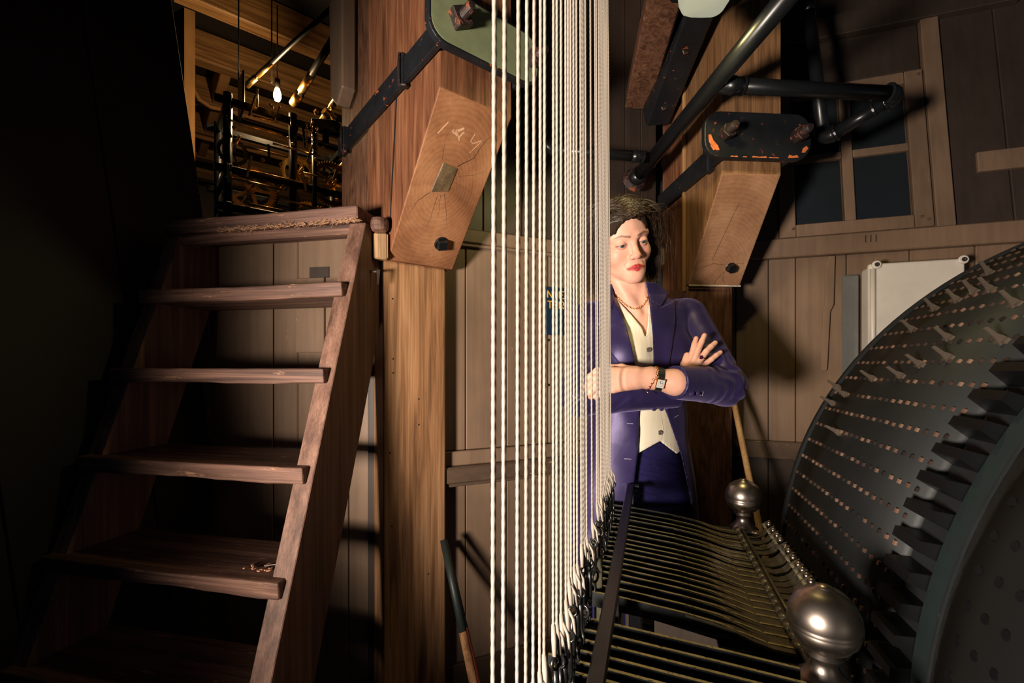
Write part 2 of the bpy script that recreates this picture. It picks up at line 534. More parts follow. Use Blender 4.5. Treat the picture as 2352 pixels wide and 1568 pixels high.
lb('muntin', MA + 0.019, PA1, MH - 0.015, MH + 0.015, 0.013, 0.02, MT['paint'])
for (x0, x1) in ((PA0, MA - 0.018), (MA + 0.018, PA1)):
    for (h0, h1) in ((PH0, MH - 0.015), (MH + 0.015, PH1)):
        lb('pane', x0 + 0.001, x1 - 0.001, h0 + 0.001, h1 - 0.001, 0.0, 0.004, MT['dark_pane'], bv=0)
        lb('putty_bead', x1 - 0.006, x1 - 0.002, h0, h1, 0.006, 0.004, MT['paint_rail'], bv=0.001)
# frame and panels above and to the right of the window
lb('frame_post', SA1 + 0.006, Lean.hit(2180, 400)[0], 0.0, 1.02, 0.02, 0.035, MT['paint'], wu)
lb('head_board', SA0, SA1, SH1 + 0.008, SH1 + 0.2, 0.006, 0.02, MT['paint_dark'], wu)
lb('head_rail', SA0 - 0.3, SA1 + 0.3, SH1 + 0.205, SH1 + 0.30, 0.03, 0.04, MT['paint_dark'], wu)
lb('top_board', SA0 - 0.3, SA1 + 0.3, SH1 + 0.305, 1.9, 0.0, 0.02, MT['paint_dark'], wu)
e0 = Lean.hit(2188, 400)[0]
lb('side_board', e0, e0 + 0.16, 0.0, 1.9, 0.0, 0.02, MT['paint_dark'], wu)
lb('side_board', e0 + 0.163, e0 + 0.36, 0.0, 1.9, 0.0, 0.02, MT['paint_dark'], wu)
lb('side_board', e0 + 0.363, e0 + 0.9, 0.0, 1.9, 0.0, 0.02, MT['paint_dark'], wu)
lb('side_rail', e0 + 0.07, e0 + 0.9, Lean.hit(2260, 395)[1], Lean.hit(2260, 350)[1], 0.012, 0.02, MT['paint'], wu)
for (px, py) in ((2104, 178), (2112, 502), (2128, 508), (1820, 530)):
    a, h = Lean.hit(px, py)
    obj('nail_head', *lathe([(0.0, 0), (0.006, 0), (0.005, 0.003), (0.0, 0.0035)], Lean.o + Lean.d * a + Lean.up * h - Lean.n * 0.018, -Lean.n, 10), MT['paint_rail'], win)

# --- near-black plank partition on the far left
bl = struct(thing('wall_far_left', 'near-black plank partition leaning beside the stair', 'wall', (-1.3, 1.2, 0)))
del bl['category']
def lp(px, py, X):                # pixel -> point on the receding plank plane
    return pt(px, py, X)
def slab(name, quad, th, mat, parent, bevel=0.003):
    quad = [Vector(q) for q in quad]
    n = (quad[1] - quad[0]).cross(quad[3] - quad[0]).normalized()
    return obj(name, *prism(quad, n * th), mat, parent, bevel=bevel)
TR = pt(383, 0, 1.74); BR = pt(455, 486, 1.74)
lean = (TR - BR) / (TR.z - BR.z)
def edge_at(z): return BR + lean * (z - BR.z)
off1 = Vector((-0.10, -0.30, 0)); off2 = Vector((-0.21, -0.62, 0)); off3 = Vector((-0.32, -0.95, 0))
prev = Vector((0, 0, 0))
for o_ in (off1, off2, off3):
    g_ = o_.normalized() * 0.002
    slab('plank', [edge_at(0.02) + prev, edge_at(0.02) + o_ - g_, edge_at(CEIL - 0.02) + o_ - g_, edge_at(CEIL - 0.02) + prev], -0.025, MT['black_wall'], bl)
    prev = o_

# ------------------------------------------------------------------ machine room beyond the stair head
qd = Vector((0.773, 0.634, 0)); rd = Vector((-0.634, 0.773, 0))
ZF = CZ + 0.354 * 1.32 - 0.045
struct(obj('floor_upper', *hexa(Vector((-0.72, 1.76, ZF - 0.05)), qd * 3.2, rd * 3.6, (0, 0, 0.05)), MT['paint_dark']))
fw = rayplane(470, 250, Vector((0, 0, CZ + 2.2)), (0, 0, 1))
PW = Vector((-2.30, 3.21, 0))
struct(obj('wall_plaster', *hexa(PW + qd * 0.04 - rd * 0.16 + Vector((0, 0, ZF)), rd * 3.2, (0, 0, CEIL - ZF), qd * -0.06), MT['plaster']))
bw_o = PW + rd * 2.95
bwall = struct(obj('wall_machine_back', *hexa(bw_o - qd * 0.2 + Vector((0, 0, ZF)), qd * 4.2, (0, 0, CEIL - ZF), rd * 0.06), MT['paint_dark']))
xs = 0.0
while xs < 3.0:
    w_ = random.uniform(0.18, 0.26)
    obj('board', *hexa(bw_o + qd * (xs - 0.1) - rd * 0.022 + Vector((0, 0, ZF)), qd * (w_ - 0.006), (0, 0, 1.15), rd * 0.02), MT['black_wall'], bwall, bevel=0.003)
    xs += w_
# ceiling joists, one by one
JG = 'ceiling joists of the clock room'
for i, t in enumerate((-0.62, 0.0, 0.62, 1.24, 1.86, 2.48)):
    p = PW + rd * t - qd * 0.1
    j = obj('ceiling_joist', *hexa(p + Vector((0, 0, CZ + 2.20)), qd * 3.6, rd * 0.11, (0, 0, 0.215)), MT['joist'], None, bevel=0.008)
    tag(j, ('rough ceiling joist with the pale bending conduit fixed under it' if i == 2 else 'rough ceiling joist with the thin straight conduit under it' if i == 3 else 'rough bare ochre-lit ceiling joist in the clock room'), 'joist', JG)
# trimmers between joists close to the plaster wall
for i, t in enumerate((0.11, 0.73, 1.35)):
    p = PW + rd * (t + 0.002) + qd * 0.22
    j = obj('trimmer_block', *hexa(p + Vector((0, 0, CZ + 2.21)), qd * 0.07, rd * 0.506, (0, 0, 0.20)), MT['plaster'], None, bevel=0.005)
    tag(j, 'ochre trimmer block between two ceiling joists by the plaster wall', 'block', 'trimmer blocks between joists')
# conduits
c1 = thing('conduit', 'pale cable conduit bending from the plaster wall along a joist', 'conduit', PW + Vector((0, 0, CZ + 2.1)))
b0 = PW + rd * 0.5
pth = [b0 + qd * 0.08 + Vector((0, 0, CEIL - 0.02)), b0 + qd * 0.08 + Vector((0, 0, CZ + 2.22)), b0 + qd * 0.12 + Vector((0, 0, CZ + 2.15)), b0 + qd * 0.2 + rd * 0.05 + Vector((0, 0, CZ + 2.14)), b0 + qd * 0.38 + rd * 0.07 + Vector((0, 0, CZ + 2.165)), b0 + qd * 3.2 + rd * 0.07 + Vector((0, 0, CZ + 2.165))]
obj('tube', *tube(pth, 0.017, 8), MT['plaster'], c1, smooth=True)
obj('coupling', *tube([pth[4], pth[4] + qd * 0.07], 0.024, 8), MT['plaster'], c1, smooth=True)
c2 = thing('conduit', 'thin straight conduit under the far ceiling joist', 'conduit', PW + rd * 1.15 + Vector((0, 0, CZ + 2.1)))
b0 = PW + rd * 1.28
obj('tube', *tube([b0 + qd * 0.06 + Vector((0, 0, CZ + 2.175)), b0 + qd * 3.2 + Vector((0, 0, CZ + 2.175))], 0.02, 8), MT['plaster'], c2, smooth=True)

# ------------------------------------------------------------------ stair
tdir = Vector((-math.cos(AL), math.sin(AL), 0))       # along a tread, to the left
gdir = Vector((math.sin(AL), math.cos(AL), 0))        # horizontally into the stair
Y0 = 1.32
R0 = Vector((-0.3407 * Y0, Y0, CZ + 0.354 * Y0))
step = Vector((0, 0, -0.1795 * Y0)) - gdir * (0.0600 * Y0 / math.cos(AL))
stair = thing('ladder_stair', 'steep open-riser oak ladder stair with worn treads', 'stair', (R0.x - 0.3, 1.0, 0))
W = 0.69
def tread_mesh(k, R, depth, th):
    """worn plank: nosing dips slightly in the middle"""
    n = 14; v = []; f = []
    for i in range(n + 1):
        s = i / n
        dip = -0.004 * math.sin(math.pi * min(1, s * 1.1)) ** 2 * (0.5 + 0.5 * math.sin(k * 1.7 + 1)) + 0.0005 * math.sin(s * 37 + k * 5)
        low = 0.0018 * math.sin(s * 9 + k) + 0.0008 * math.sin(s * 31 + k * 2)
        c = R + tdir * (W * s)
        v += [c + Vector((0, 0, dip)), c + gdir * depth, c + gdir * depth + Vector((0, 0, -th)), c + Vector((0, 0, -th + low)) + gdir * (0.004 + low * 0.5)]
    for i in range(n):
        a = i * 4; b = a + 4
        for q in range(4):
            f.append([a + q, a + (q + 1) % 4, b + (q + 1) % 4, b + q])
    f.append([3, 2, 1, 0]); f.append([n * 4 + q for q in range(4)])
    return v, f
for k in range(1, 7):
    R = R0 + step * k
    th = 0.040 + 0.002 * math.sin(k * 3)
    obj('tread', *tread_mesh(k, R, 0.215, th), MT['tread'], stair, bevel=0.004, seg=2, angle=40)
# head of the stair: thick top step with a frayed lower lip
obj('top_step', *tread_mesh(0, R0, 0.30, 0.045), MT['tread'], stair, bevel=0.003)
obj('under_board', *hexa(R0 + tdir * 0.01 + gdir * 0.022 + Vector((0, 0, -0.075)), tdir * (W - 0.02), gdir * 0.03, (0, 0, 0.03)), MT['tread'], stair, bevel=0.003)
g = G()
for i in range(420):                                   # splintered fibres under the lip
    s = random.uniform(0.0, 0.72) ** 1.1
    b_ = R0 + tdir * (W * s) + Vector((0, 0, -0.044 + random.uniform(-0.006, 0.004))) - gdir * random.uniform(0, 0.004)
    L_ = random.uniform(0.006, 0.02)
    d_ = (tdir * random.uniform(-1, 1) + Vector((0, 0, random.uniform(-0.25, 0.15))) - gdir * random.uniform(0, 0.25)).normalized()
    g.add(*beam(b_, b_ + d_ * L_, 0.0009, 0.0008))
g.build('splinters', plain('splinter_wood', srgb(172, 130, 98), 0.85), stair, kind='stuff')
# stringers: parallel to the pitch line
def stringer(a, name):
    A = R0 + tdir * a + gdir * 0.020
    pitch = step.normalized()
    topz = A + Vector((0, 0, -0.046))
    t0 = -0.0
    A0 = topz
    A1 = A + step * 6.35
    A1 = A + step * ((A.z - 0.0) / -step.z)
    dep = gdir * 0.175
    A0 = A0 + gdir * 0.0
    q = [A0, A0 + dep * 1.12, A1 + dep, A1]
    return obj(name, *prism(q, tdir * 0.052), MT['tread_side'], stair, bevel=0.002)
stringer(-0.016, 'stringer'); stringer(0.64, 'stringer')
# cut nail hook on the stringer side
hk = R0 + step * 0.78 - tdir * 0.017 + gdir * 0.11
hook = G()
hook.add(*tube([hk + tdir * 0.02, hk - tdir * 0.02, hk - tdir * 0.028 + Vector((0, 0, -0.004))], 0.004, 6))
hook.add(*tube([hk - tdir * 0.026 + Vector((0, 0, 0.004)), hk - tdir * 0.024 + Vector((0, 0, -0.04))], [0.005, 0.0015], 6))
hook.build('hook_nail', MT['steel'], stair)
# wood chips and a splinter on the fifth tread
R5 = R0 + step * 4
CG = 'wood chips on the tread'
for i in range(11):
    s = random.gauss(0.085, 0.022); e = random.gauss(0.055, 0.012)
    p = R5 + tdir * s + gdir * e + Vector((0, 0, 0.001))
    a = random.uniform(0, 6.28); L_ = random.uniform(0.006, 0.014); w_ = L_ * random.uniform(0.3, 0.6)
    dx = Vector((math.cos(a), math.sin(a), random.uniform(-0.1, 0.25))); dy = Vector((-math.sin(a), math.cos(a), 0))
    poly = [p, p + dx * L_ * 0.5 - dy * w_ * 0.4, p + dx * L_, p + dx * L_ * 0.8 + dy * w_, p + dx * L_ * 0.2 + dy * w_ * 0.7]
    c = obj('wood_chip', *prism(poly, (0, 0, 0.003)), plain('chip_wood', srgb(196, 140, 108), 0.8) if i == 0 else bpy.data.materials['chip_wood'], None)
    tag(c, 'small pale wood chip lying on a worn stair tread', 'wood chip', CG)
p = R5 + tdir * 0.085 + gdir * 0.06 + Vector((0, 0, 0.006))
c = obj('twig', *tube([p, p - tdir * 0.04 + gdir * 0.012 + Vector((0, 0, 0.004)), p - tdir * 0.075 + gdir * 0.03 + Vector((0, 0, 0.008))], [0.002, 0.0018, 0.001], 6), MT['steel'], None)
tag(c, 'thin grey splinter lying across the wood chips', 'splinter')
# ------------------------------------------------------------------ jowled posts
class PF:
    """post frame: E lower front left corner of the jowl; q along the front, p out of the front"""
    def __init__(s, E, q):
        s.E = Vector((E[0], E[1], 0)); s.q = Vector((q[0], q[1], 0)).normalized(); s.p = Vector((s.q.y, -s.q.x, 0))
    def P(s, a, e, z):
        r = s.E + s.q * a + s.p * e
        return Vector((r.x, r.y, CZ + z))
    def box(s, a0, a1, e0, e1, z0, z1):
        return hexa(s.P(a0, e0, z0), s.q * (a1 - a0), s.p * (e1 - e0), (0, 0, z1 - z0))

def hexnut(o, axis, r, h, spin=0.3):
    o = Vector(o); ax = Vector(axis).normalized()
    s = ax.cross(Vector((0, 0, 1))).normalized(); u = ax.cross(s).normalized()
    poly = [o + (s * math.cos(spin + k * math.pi / 3) + u * math.sin(spin + k * math.pi / 3)) * r for k in range(6)]
    return prism(poly, ax * h)
def sqnut(o, axis, r, h, spin=0.15):
    o = Vector(o); ax = Vector(axis).normalized()
    s = ax.cross(Vector((0, 0, 1))).normalized(); u = ax.cross(s).normalized()
    poly = [o + (s * math.cos(spin + math.pi / 4 + k * math.pi / 2) + u * math.sin(spin + math.pi / 4 + k * math.pi / 2)) * r for k in range(4)]
    return prism(poly, ax * h)

def jowl_post(fr, w, e, zb, zt, low, back, label, endgrain, mats, lowmat, zlow):
    """zb bottom of the jowl, zt top of the slanted face; low: (a0,a1,e0,e1) of the lower shaft; back: depths of the timbers behind"""
    t = thing('timber_post', label, 'post', fr.P(w / 2, -0.1, -CZ))
    # jowl: profile in (e, z), swept along q
    prof = [(0, zb), (e, zt), (e, CEIL - CZ - 0.005), (-back[0], CEIL - CZ - 0.005), (-back[0], zb)]
    o = obj('jowl', *prism([fr.P(0, a, z) for a, z in prof], fr.q * w), mats[0], t, bevel=0.004, seg=2)
    o.data.materials.append(endgrain)
    n_s = (fr.P(0, e, zt) - fr.P(0, 0, zb)).cross(fr.q).normalized()
    for poly in o.data.polygons:
        if abs(poly.normal.dot(n_s)) > 0.95: poly.material_index = 1
    if len(back) > 1:
        obj('rear_timber', *fr.box(0.008, w, -back[1], -back[0] - 0.004, zb - 0.02, CEIL - CZ - 0.005), mats[1], t, bevel=0.004)
    a0, a1, e0, e1 = low
    obj('shaft', *fr.box(a0, a1, e0, e1, -CZ + 0.001, zlow), lowmat, t, bevel=0.006, seg=2)
    return t

def endgrain_mat(name, dark, mid, light, centre, axis_rot, local_off):
    m, nt, b = new_mat(name)
    v = coords(nt, axis_rot, (1, 1, 1), loc=local_off)
    w = N(nt, 'ShaderNodeTexWave', wave_type='RINGS', rings_direction='X')
    w.inputs['Scale'].default_value = 30; w.inputs['Distortion'].default_value = 7
    w.inputs['Detail'].default_value = 4; w.inputs['Detail Scale'].default_value = 0.35
    nt.links.new(v, w.inputs['Vector'])
    n2 = noise(nt, v, 60, 5, 0.65)
    n3 = noise(nt, v, 6, 3, 0.5)
    c = ramp(nt, w.outputs['Fac'], [(0.0, dark), (0.25, mid), (0.9, light)])
    c = mixc(nt, 0.88, c, ramp(nt, n3, [(0.25, dark), (0.5, mid), (0.7, light)]))
    c = mixc(nt, 0.35, c, ramp(nt, n2, [(0.35, (0.5, 0.5, 0.5, 1)), (0.62, (1, 1, 1, 1))]), 'MULTIPLY')
    nt.links.new(c, b.inputs['Base Color']); b.inputs['Roughness'].default_value = 0.6
    b.inputs['Specular IOR Level'].default_value = 0.3
    bump(nt, b, n2, 0.2, 0.001)
    return m

# left post
FL = PF((-0.3831, 1.40), (0.786, 0.619))
baseL = FL.P(0.232 / 2, -0.1, -CZ)
cen = FL.P(0.10, 0.18, 0.52)
EG1 = endgrain_mat('jowl_end_grain', srgb(92, 56, 36), srgb(146, 98, 66), srgb(176, 126, 88), None,
                   (0, 0, math.atan2(FL.p.y, FL.p.x)), tuple(cen - baseL))
postL = jowl_post(FL, 0.232, 0.324, 0.3265, 0.703, (-0.006, 0.212, -0.21, -0.012), (0.16, 0.46),
                  'massive oak post with slanted jowl beside the stair head', EG1, (MT['oak_dark'], MT['oak_fig']), MT['oak'], 0.328)
sl = (FL.P(0, 0.324, 0.703) - FL.P(0, 0, 0.3265)).normalized(); sn = sl.cross(FL.q).normalized()
if sn.dot(Vector((0, -1, 0))) < 0: sn = -sn
# slanted-face details: patched plug, bolt head, shake cracks
def slant(a, s, off=0.0): return FL.P(a, 0, 0.3265) + FL.q * 0 + sl * s + sn * off
plug = [(0.066, 0.235), (0.120, 0.250), (0.124, 0.32), (0.074, 0.325)]
obj('patch_plug', *prism([slant(a, s, -0.01) for a, s in plug], sn * 0.0125), wood('plug_wood', srgb(70, 56, 40), srgb(112, 92, 66), srgb(134, 112, 82)), postL, bevel=0.002)
crack_m = plain('crack_dark', srgb(26, 16, 12), 0.9)
def crack(pts, w):
    n_ = []
    for i in range(len(pts) - 1):                     # wander a little between the given points
        (a, s), (a2, s2) = pts[i], pts[i + 1]
        for k in range(4):
            t_ = k / 4; n_.append((a + (a2 - a) * t_ + random.uniform(-.0012, .0012), s + (s2 - s) * t_))
    n_.append(pts[-1])
    rr_ = [w * 0.55 * (1 - 0.75 * i / len(n_)) for i in range(len(n_))]
    obj('shake_crack', *tube([slant(a, s, -0.0002) for a, s in n_], rr_, 5), crack_m, postL)
crack([(0.120, 0.325), (0.16, 0.36), (0.18, 0.42), (0.215, 0.46)], 0.0022)
crack([(0.064, 0.232), (0.035, 0.20), (0.02, 0.14)], 0.0016)
crack([(0.09, 0.23), (0.092, 0.16), (0.088, 0.10)], 0.0012)
crack([(0.11, 0.24), (0.14, 0.18), (0.155, 0.14)], 0.0014)
crack([(0.10, 0.235), (0.115, 0.17), (0.12, 0.13)], 0.001)
crack([(0.135, 0.30), (0.18, 0.315), (0.22, 0.34)], 0.0012)
crack([(0.07, 0.33), (0.06, 0.38), (0.07, 0.46)], 0.001)
crack([(0.128, 0.28), (0.18, 0.27), (0.225, 0.25)], 0.001)
bh = slant(0.155, 0.085)
g = G(); g.add(*lathe([(0, 0), (0.024, 0), (0.022, 0.006), (0, 0.006)], bh, sn, 16)); g.add(*sqnut(bh + sn * 0.005, sn, 0.022, 0.016, 0.25))
g.build('bolt_head', MT['iron_clean'], postL, bevel=0.002)
# chalk strokes on the jowl
g = G()
for (x0, y0, x1, y1, w_) in ((650, 750, 712, 685, 0.003), (735, 733, 762, 762, 0.007), (735, 748, 800, 722, 0.006), (770, 772, 800, 742, 0.004), (758, 728, 772, 792, 0.004),
                             (860, 755, 835, 795, 0.003), (835, 795, 850, 808, 0.003), (850, 808, 905, 788, 0.003), (905, 788, 830, 860, 0.0025)):
    c0_ = rayplane(740 + x0 / 2.45, y0 / 2.45, slant(0, 0), sn); c1_ = rayplane(740 + x1 / 2.45, y1 / 2.45, slant(0, 0), sn)
    g.add(*beam(c0_ + sn * 0.0003, c1_ + sn * 0.0003, w_, 0.0008, sn))
g.build('chalk_marks', painted('chalk', srgb(190, 150, 120), srgb(130, 90, 60), chips=0.55), postL, kind='stuff')
# long vertical check in the left face
g = G()
g.add(*beam(FL.P(-0.0006, 0.03, 0.50), FL.P(-0.0006, 0.07, 0.80), 0.005, 0.004, FL.q))
g.add(*beam(FL.P(-0.0006, 0.03, 0.50), FL.P(-0.0006, 0.022, 0.42), 0.003, 0.004, FL.q))
g.build('check_crack', bpy.data.materials['crack_dark'], postL)
# nail holes in the shaft
for (px, py) in ((902, 686), (903, 824), (903, 856), (962, 916), (962, 975), (896, 1040), (900, 1208), (984, 1318)):
    q0 = rayplane(px, py, FL.P(0, -0.012, 0), FL.p)
    obj('nail_hole', *lathe([(0, 0), (0.003, 0), (0.0028, 0.0006), (0, 0.0008)], q0 - FL.p * 0.0002, FL.p, 8), bpy.data.materials['crack_dark'], postL)

# right post
BE = math.radians(4)
q2 = Vector((math.cos(BE), math.sin(BE), 0)); p2 = Vector((math.sin(BE), -math.cos(BE), 0))
Ctop = Vector((0.876, 1.48, 0))
E2 = Ctop - q2 * 0.2 - p2 * 0.235
FR = PF((E2.x, E2.y), q2)
baseR = FR.P(0.1, -0.1, -CZ)
EG2 = endgrain_mat('right_jowl_end_grain', srgb(124, 86, 62), srgb(164, 120, 90), srgb(188, 146, 112), None, (0, 0, math.atan2(p2.y, p2.x)),
                   tuple(FR.P(0.06, 0.05, 0.30) - baseR))
postR = jowl_post(FR, 0.2, 0.235, 0.3034, 0.622, (-0.002, 0.178, -0.2, -0.012), (0.035, 0.265),
                  'oak post with pale slanted jowl behind the woman', EG2,
                  (wood('right_jowl_oak', srgb(88, 62, 42), srgb(140, 102, 68), srgb(166, 126, 88), long=0.3, figure=1.6), MT['oak_dark']), MT['oak_fig'], 0.302)
sl2 = (FR.P(0, 0.235, 0.622) - FR.P(0, 0, 0.3034)).normalized(); sn2 = sl2.cross(FR.q).normalized()
if sn2.y > 0: sn2 = -sn2
def slant2(a, s, off=0.0): return FR.P(a, 0, 0.3034) + sl2 * s + sn2 * off
bh = slant2(0.138, 0.072)
g = G(); g.add(*hexnut(bh, sn2, 0.018, 0.02, 0.4)); g.add(*lathe([(0, 0), (0.019, 0), (0.019, 0.003), (0, 0.003)], bh, sn2, 14))
g.build('bolt_head', MT['iron_clean'], postR, bevel=0.002)
for pts in ([(0.12, 0.055), (0.10, 0.02), (0.095, 0.004)], [(0.122, 0.05), (0.125, 0.02), (0.14, 0.005)], [(0.03, 0.07), (0.07, 0.085), (0.118, 0.08)], [(0.155, 0.085), (0.185, 0.09)], [(0.06, 0.10), (0.075, 0.20), (0.09, 0.3)]):
    obj('shake_crack', *tube([slant2(*q_, -0.0002) for q_ in pts], 0.0007, 5), crack_m, postR)
obj('plaster_bead', *FR.box(-0.012, 0.0, -0.034, -0.018, 0.28, 1.1), MT['plaster'], postR, bevel=0.003)
obj('white_bead', *FR.box(0.0, 0.2, 0.0, 0.006, 0.297, 0.3034), painted('old_white_bead', srgb(190, 176, 156), srgb(90, 70, 50), chips=0.6), postR, bevel=0.001)

# ------------------------------------------------------------------ iron clamps
def clamp(fr, w, e, z0, z1, a0, a1, strap_back, bolts, label, platemat, edgemat, loc):
    t = thing('iron_clamp', label, 'clamp', loc)
    th = 0.022
    r = 0.045
    def stad(x0, x1, y0, y1, c):
        pts = []
        for (cx, cy, s) in ((x1 - c, y0 + c, -90), (x1 - c, y1 - c, 0), (x0 + c, y1 - c, 90), (x0 + c, y0 + c, 180)):
            for k in range(6):
                an = math.radians(s + k * 18); pts.append((cx + c * math.cos(an), cy + c * math.sin(an)))
        return pts
    ef = e + 0.018
    pl = obj('plate', *prism([fr.P(a, ef, z) for a, z in stad(a0, a1, z0, z1, 0.052)], fr.p * th), edgemat, t, bevel=0.003, seg=2, angle=50)
    if platemat is not edgemat:
        obj('plate_face', *prism([fr.P(a, ef + th, z) for a, z in stad(a0 + 0.008, a1 - 0.008, z0 + 0.008, z1 - 0.008, 0.046)], fr.p * 0.0016), platemat, t)
    zc = (z0 + z1) / 2
    for (ba, kind) in bolts:
        o = fr.P(ba, ef + th, zc)
        g = G(); 
        if kind == 'sq': g.add(*sqnut(o, fr.p, 0.032, 0.026, 0.5))
        else: g.add(*hexnut(o, fr.p, 0.0235, 0.034, 0.3))
        nut = g.build('nut', MT['bolt'], t, bevel=0.002)
        prof = [(0, 0)]
        for k in range(7):
            prof += [(0.0135, 0.002 + k * 0.005), (0.0122, 0.0045 + k * 0.005)]
        prof += [(0.010, 0.038), (0, 0.039)]
        obj('bolt_end', *lathe(prof, o + fr.p * 0.026, fr.p, 14), MT['bolt'], nut)
    # strap back along the left face
    zs0, zs1 = z0 + 0.004, z0 + 0.074
    obj('strap', *fr.box(-0.020, -0.003, -strap_back, ef + 0.004, zs0, zs1), MT['iron'], t, bevel=0.003)
    obj('strap', *fr.box(w + 0.003, w + 0.020, -strap_back * 0.3, ef + 0.004, zs0, zs1), MT['iron'], t, bevel=0.003)
    return t, zs0, zs1
tL, zs0, zs1 = clamp(FL, 0.232, 0.324, 0.785, 0.932, -0.052, 0.300, 0.42, ((0.03, 'sq'), (0.268, 'hex')),
      'iron clamp with sage-green face plate bolted around the stair-head post', MT['green_plate'], MT['iron'], FL.P(0.1, 0.33, 0.78))
for ec in (0.150, -0.345):
    g = G(); g.add(*FL.box(-0.026, -0.002, ec - 0.010, ec + 0.010, zs0 - 0.010, zs1 + 0.012))
    g.build('strap_band', MT['iron'], tL, bevel=0.003)
    g = G(); g.add(*tube([FL.P(-0.028, ec, zs1 + 0.01), FL.P(-0.031, ec, (zs0 + zs1) / 2), FL.P(-0.028, ec, zs0 - 0.008), FL.P(-0.018, ec + 0.02, zs0 - 0.014)], 0.005, 6))
    g.build('staple', MT['bolt'], tL, smooth=True)
tR, zs0, zs1 = clamp(FR, 0.2, 0.235, 0.652, 0.798, -0.078, 0.272, 0.25, ((-0.012, 'hex'), (0.222, 'hex')),
      'black iron clamp plate with two rusty bolts on the post behind the woman', MT['iron'], MT['iron'], FR.P(0.1, 0.24, 0.65))
obj('strap_band', *FR.box(-0.028, -0.002, 0.16, 0.195, zs0 - 0.010, zs1 + 0.010), MT['iron'], tR, bevel=0.004)

rust_m = metal('flaking_rust', srgb(206, 112, 62), 0.9, 0.0, vary=0.35, scale=60)
def rust_chip(pts):
    obj('rust_chip', *prism([FR.P(a, 0.235 + 0.018 + 0.022 - 0.0004, z) for a, z in pts], FR.p * 0.0011), rust_m, tR)
rust_chip([(-0.066, 0.722), (-0.058, 0.724), (-0.050, 0.705), (-0.036, 0.690), (-0.030, 0.676), (-0.040, 0.674), (-0.054, 0.686), (-0.064, 0.700)])
rust_chip([(-0.060, 0.690), (-0.054, 0.690), (-0.044, 0.676), (-0.050, 0.674)])
for a0_, a1_, h_ in ((0.005, 0.03, 0.004), (0.045, 0.06, 0.003), (0.075, 0.125, 0.0045), (0.13, 0.165, 0.003)):
    rust_chip([(a0_, 0.6555), (a0_ + 0.004, 0.6555 + h_), ((a0_ + a1_) / 2, 0.6555 + h_ * 0.6), (a1_ - 0.003, 0.6555 + h_), (a1_, 0.6555)])
rust_chip([(0.195, 0.657), (0.198, 0.668), (0.210, 0.664), (0.224, 0.668), (0.230, 0.660)])
rust_chip([(0.240, 0.676), (0.244, 0.690), (0.256, 0.698), (0.262, 0.690), (0.250, 0.676)])

# small turned block between stair and post
wbk = thing('wooden_block', 'pale wooden knob and block wedged between stair head and post', 'block', pt(872, 590, 1.36))
o_ = pt(872, 592, 1.36); 
obj('knob', *lathe([(0, 0.078), (0.020, 0.078), (0.026, 0.088), (0.027, 0.105), (0.024, 0.116), (0, 0.12)], o_, (0, 0, 1), 16), MT['tread'], wbk, smooth=False, bevel=0.002)
obj('block', *hexa(o_ + Vector((-0.02, 0.005, 0)), (0.040, 0.008, 0), (-0.006, 0.03, 0), (0, 0, 0.078)), wood('block_wood', srgb(120, 92, 62), srgb(168, 134, 96), srgb(196, 162, 116)), wbk, bevel=0.004)
obj('split_face', *hexa(o_ + Vector((0.0205, 0.0125, 0.004)), (0.0006, 0.0002, 0), (-0.004, 0.02, 0), (0, 0, 0.07)), plain('fresh_wood', srgb(236, 168, 90), 0.6), wbk)

# cleat high on the stair-head post
o_ = FL.P(-0.001, -0.25, 1.0)
clt = obj('wooden_cleat', *prism([FL.P(-0.002, -0.40, 0.99), FL.P(-0.002, -0.33, 0.93), FL.P(-0.002, -0.27, 0.97), FL.P(-0.002, -0.27, 1.35), FL.P(-0.002, -0.42, 1.35)], -FL.q * 0.05), MT['paint'], None, bevel=0.006)
tag(clt, 'grey-brown wooden cleat nailed high on the stair-head post', 'cleat')

# ------------------------------------------------------------------ diagonal brace with iron cheek plate, upper right
br = thing('timber_brace', 'dark diagonal timber brace with bolted black iron cheek plate', 'brace', pt(1462, 262, 1.72))
pA = pt(1466, 222, 1.88); pB = pt(1536, -60, 1.30)
upb = Vector((-0.75, -0.2, -0.6))
obj('brace_beam', *beam(pA, pB, 0.105, 0.10, Vector((0, -1, 0.0))), MT['oak_fig'], br, bevel=0.006)
d_ = (pB - pA).normalized(); sd = d_.cross(Vector((0, -1, 0))).normalized()
if sd.x < 0: sd = -sd
off = sd * 0.135 + Vector((0, 0.02, 0))
qA = pt(1506, 268, 1.86); qB = pt(1624, -50, 1.34)
off = Vector((0, 0, 0)); d_ = (qB - qA).normalized(); pA0 = pA; pA = qA
pl = obj('cheek_plate', *beam(qA, qB, 0.095, 0.09, Vector((0, -1, 0))), MT['iron'], br, bevel=0.006)
for k in range(5):
    o_ = pA + off + d_ * (0.05 + k * 0.12) + Vector((0, -0.05, -0.02)) + sd * (0.012 if k % 2 else -0.012)
    obj('cheek_bolt', *sqnut(o_, Vector((0, -1, 0)), 0.014, 0.01, 0.4), MT['steel'], br, bevel=0.002)

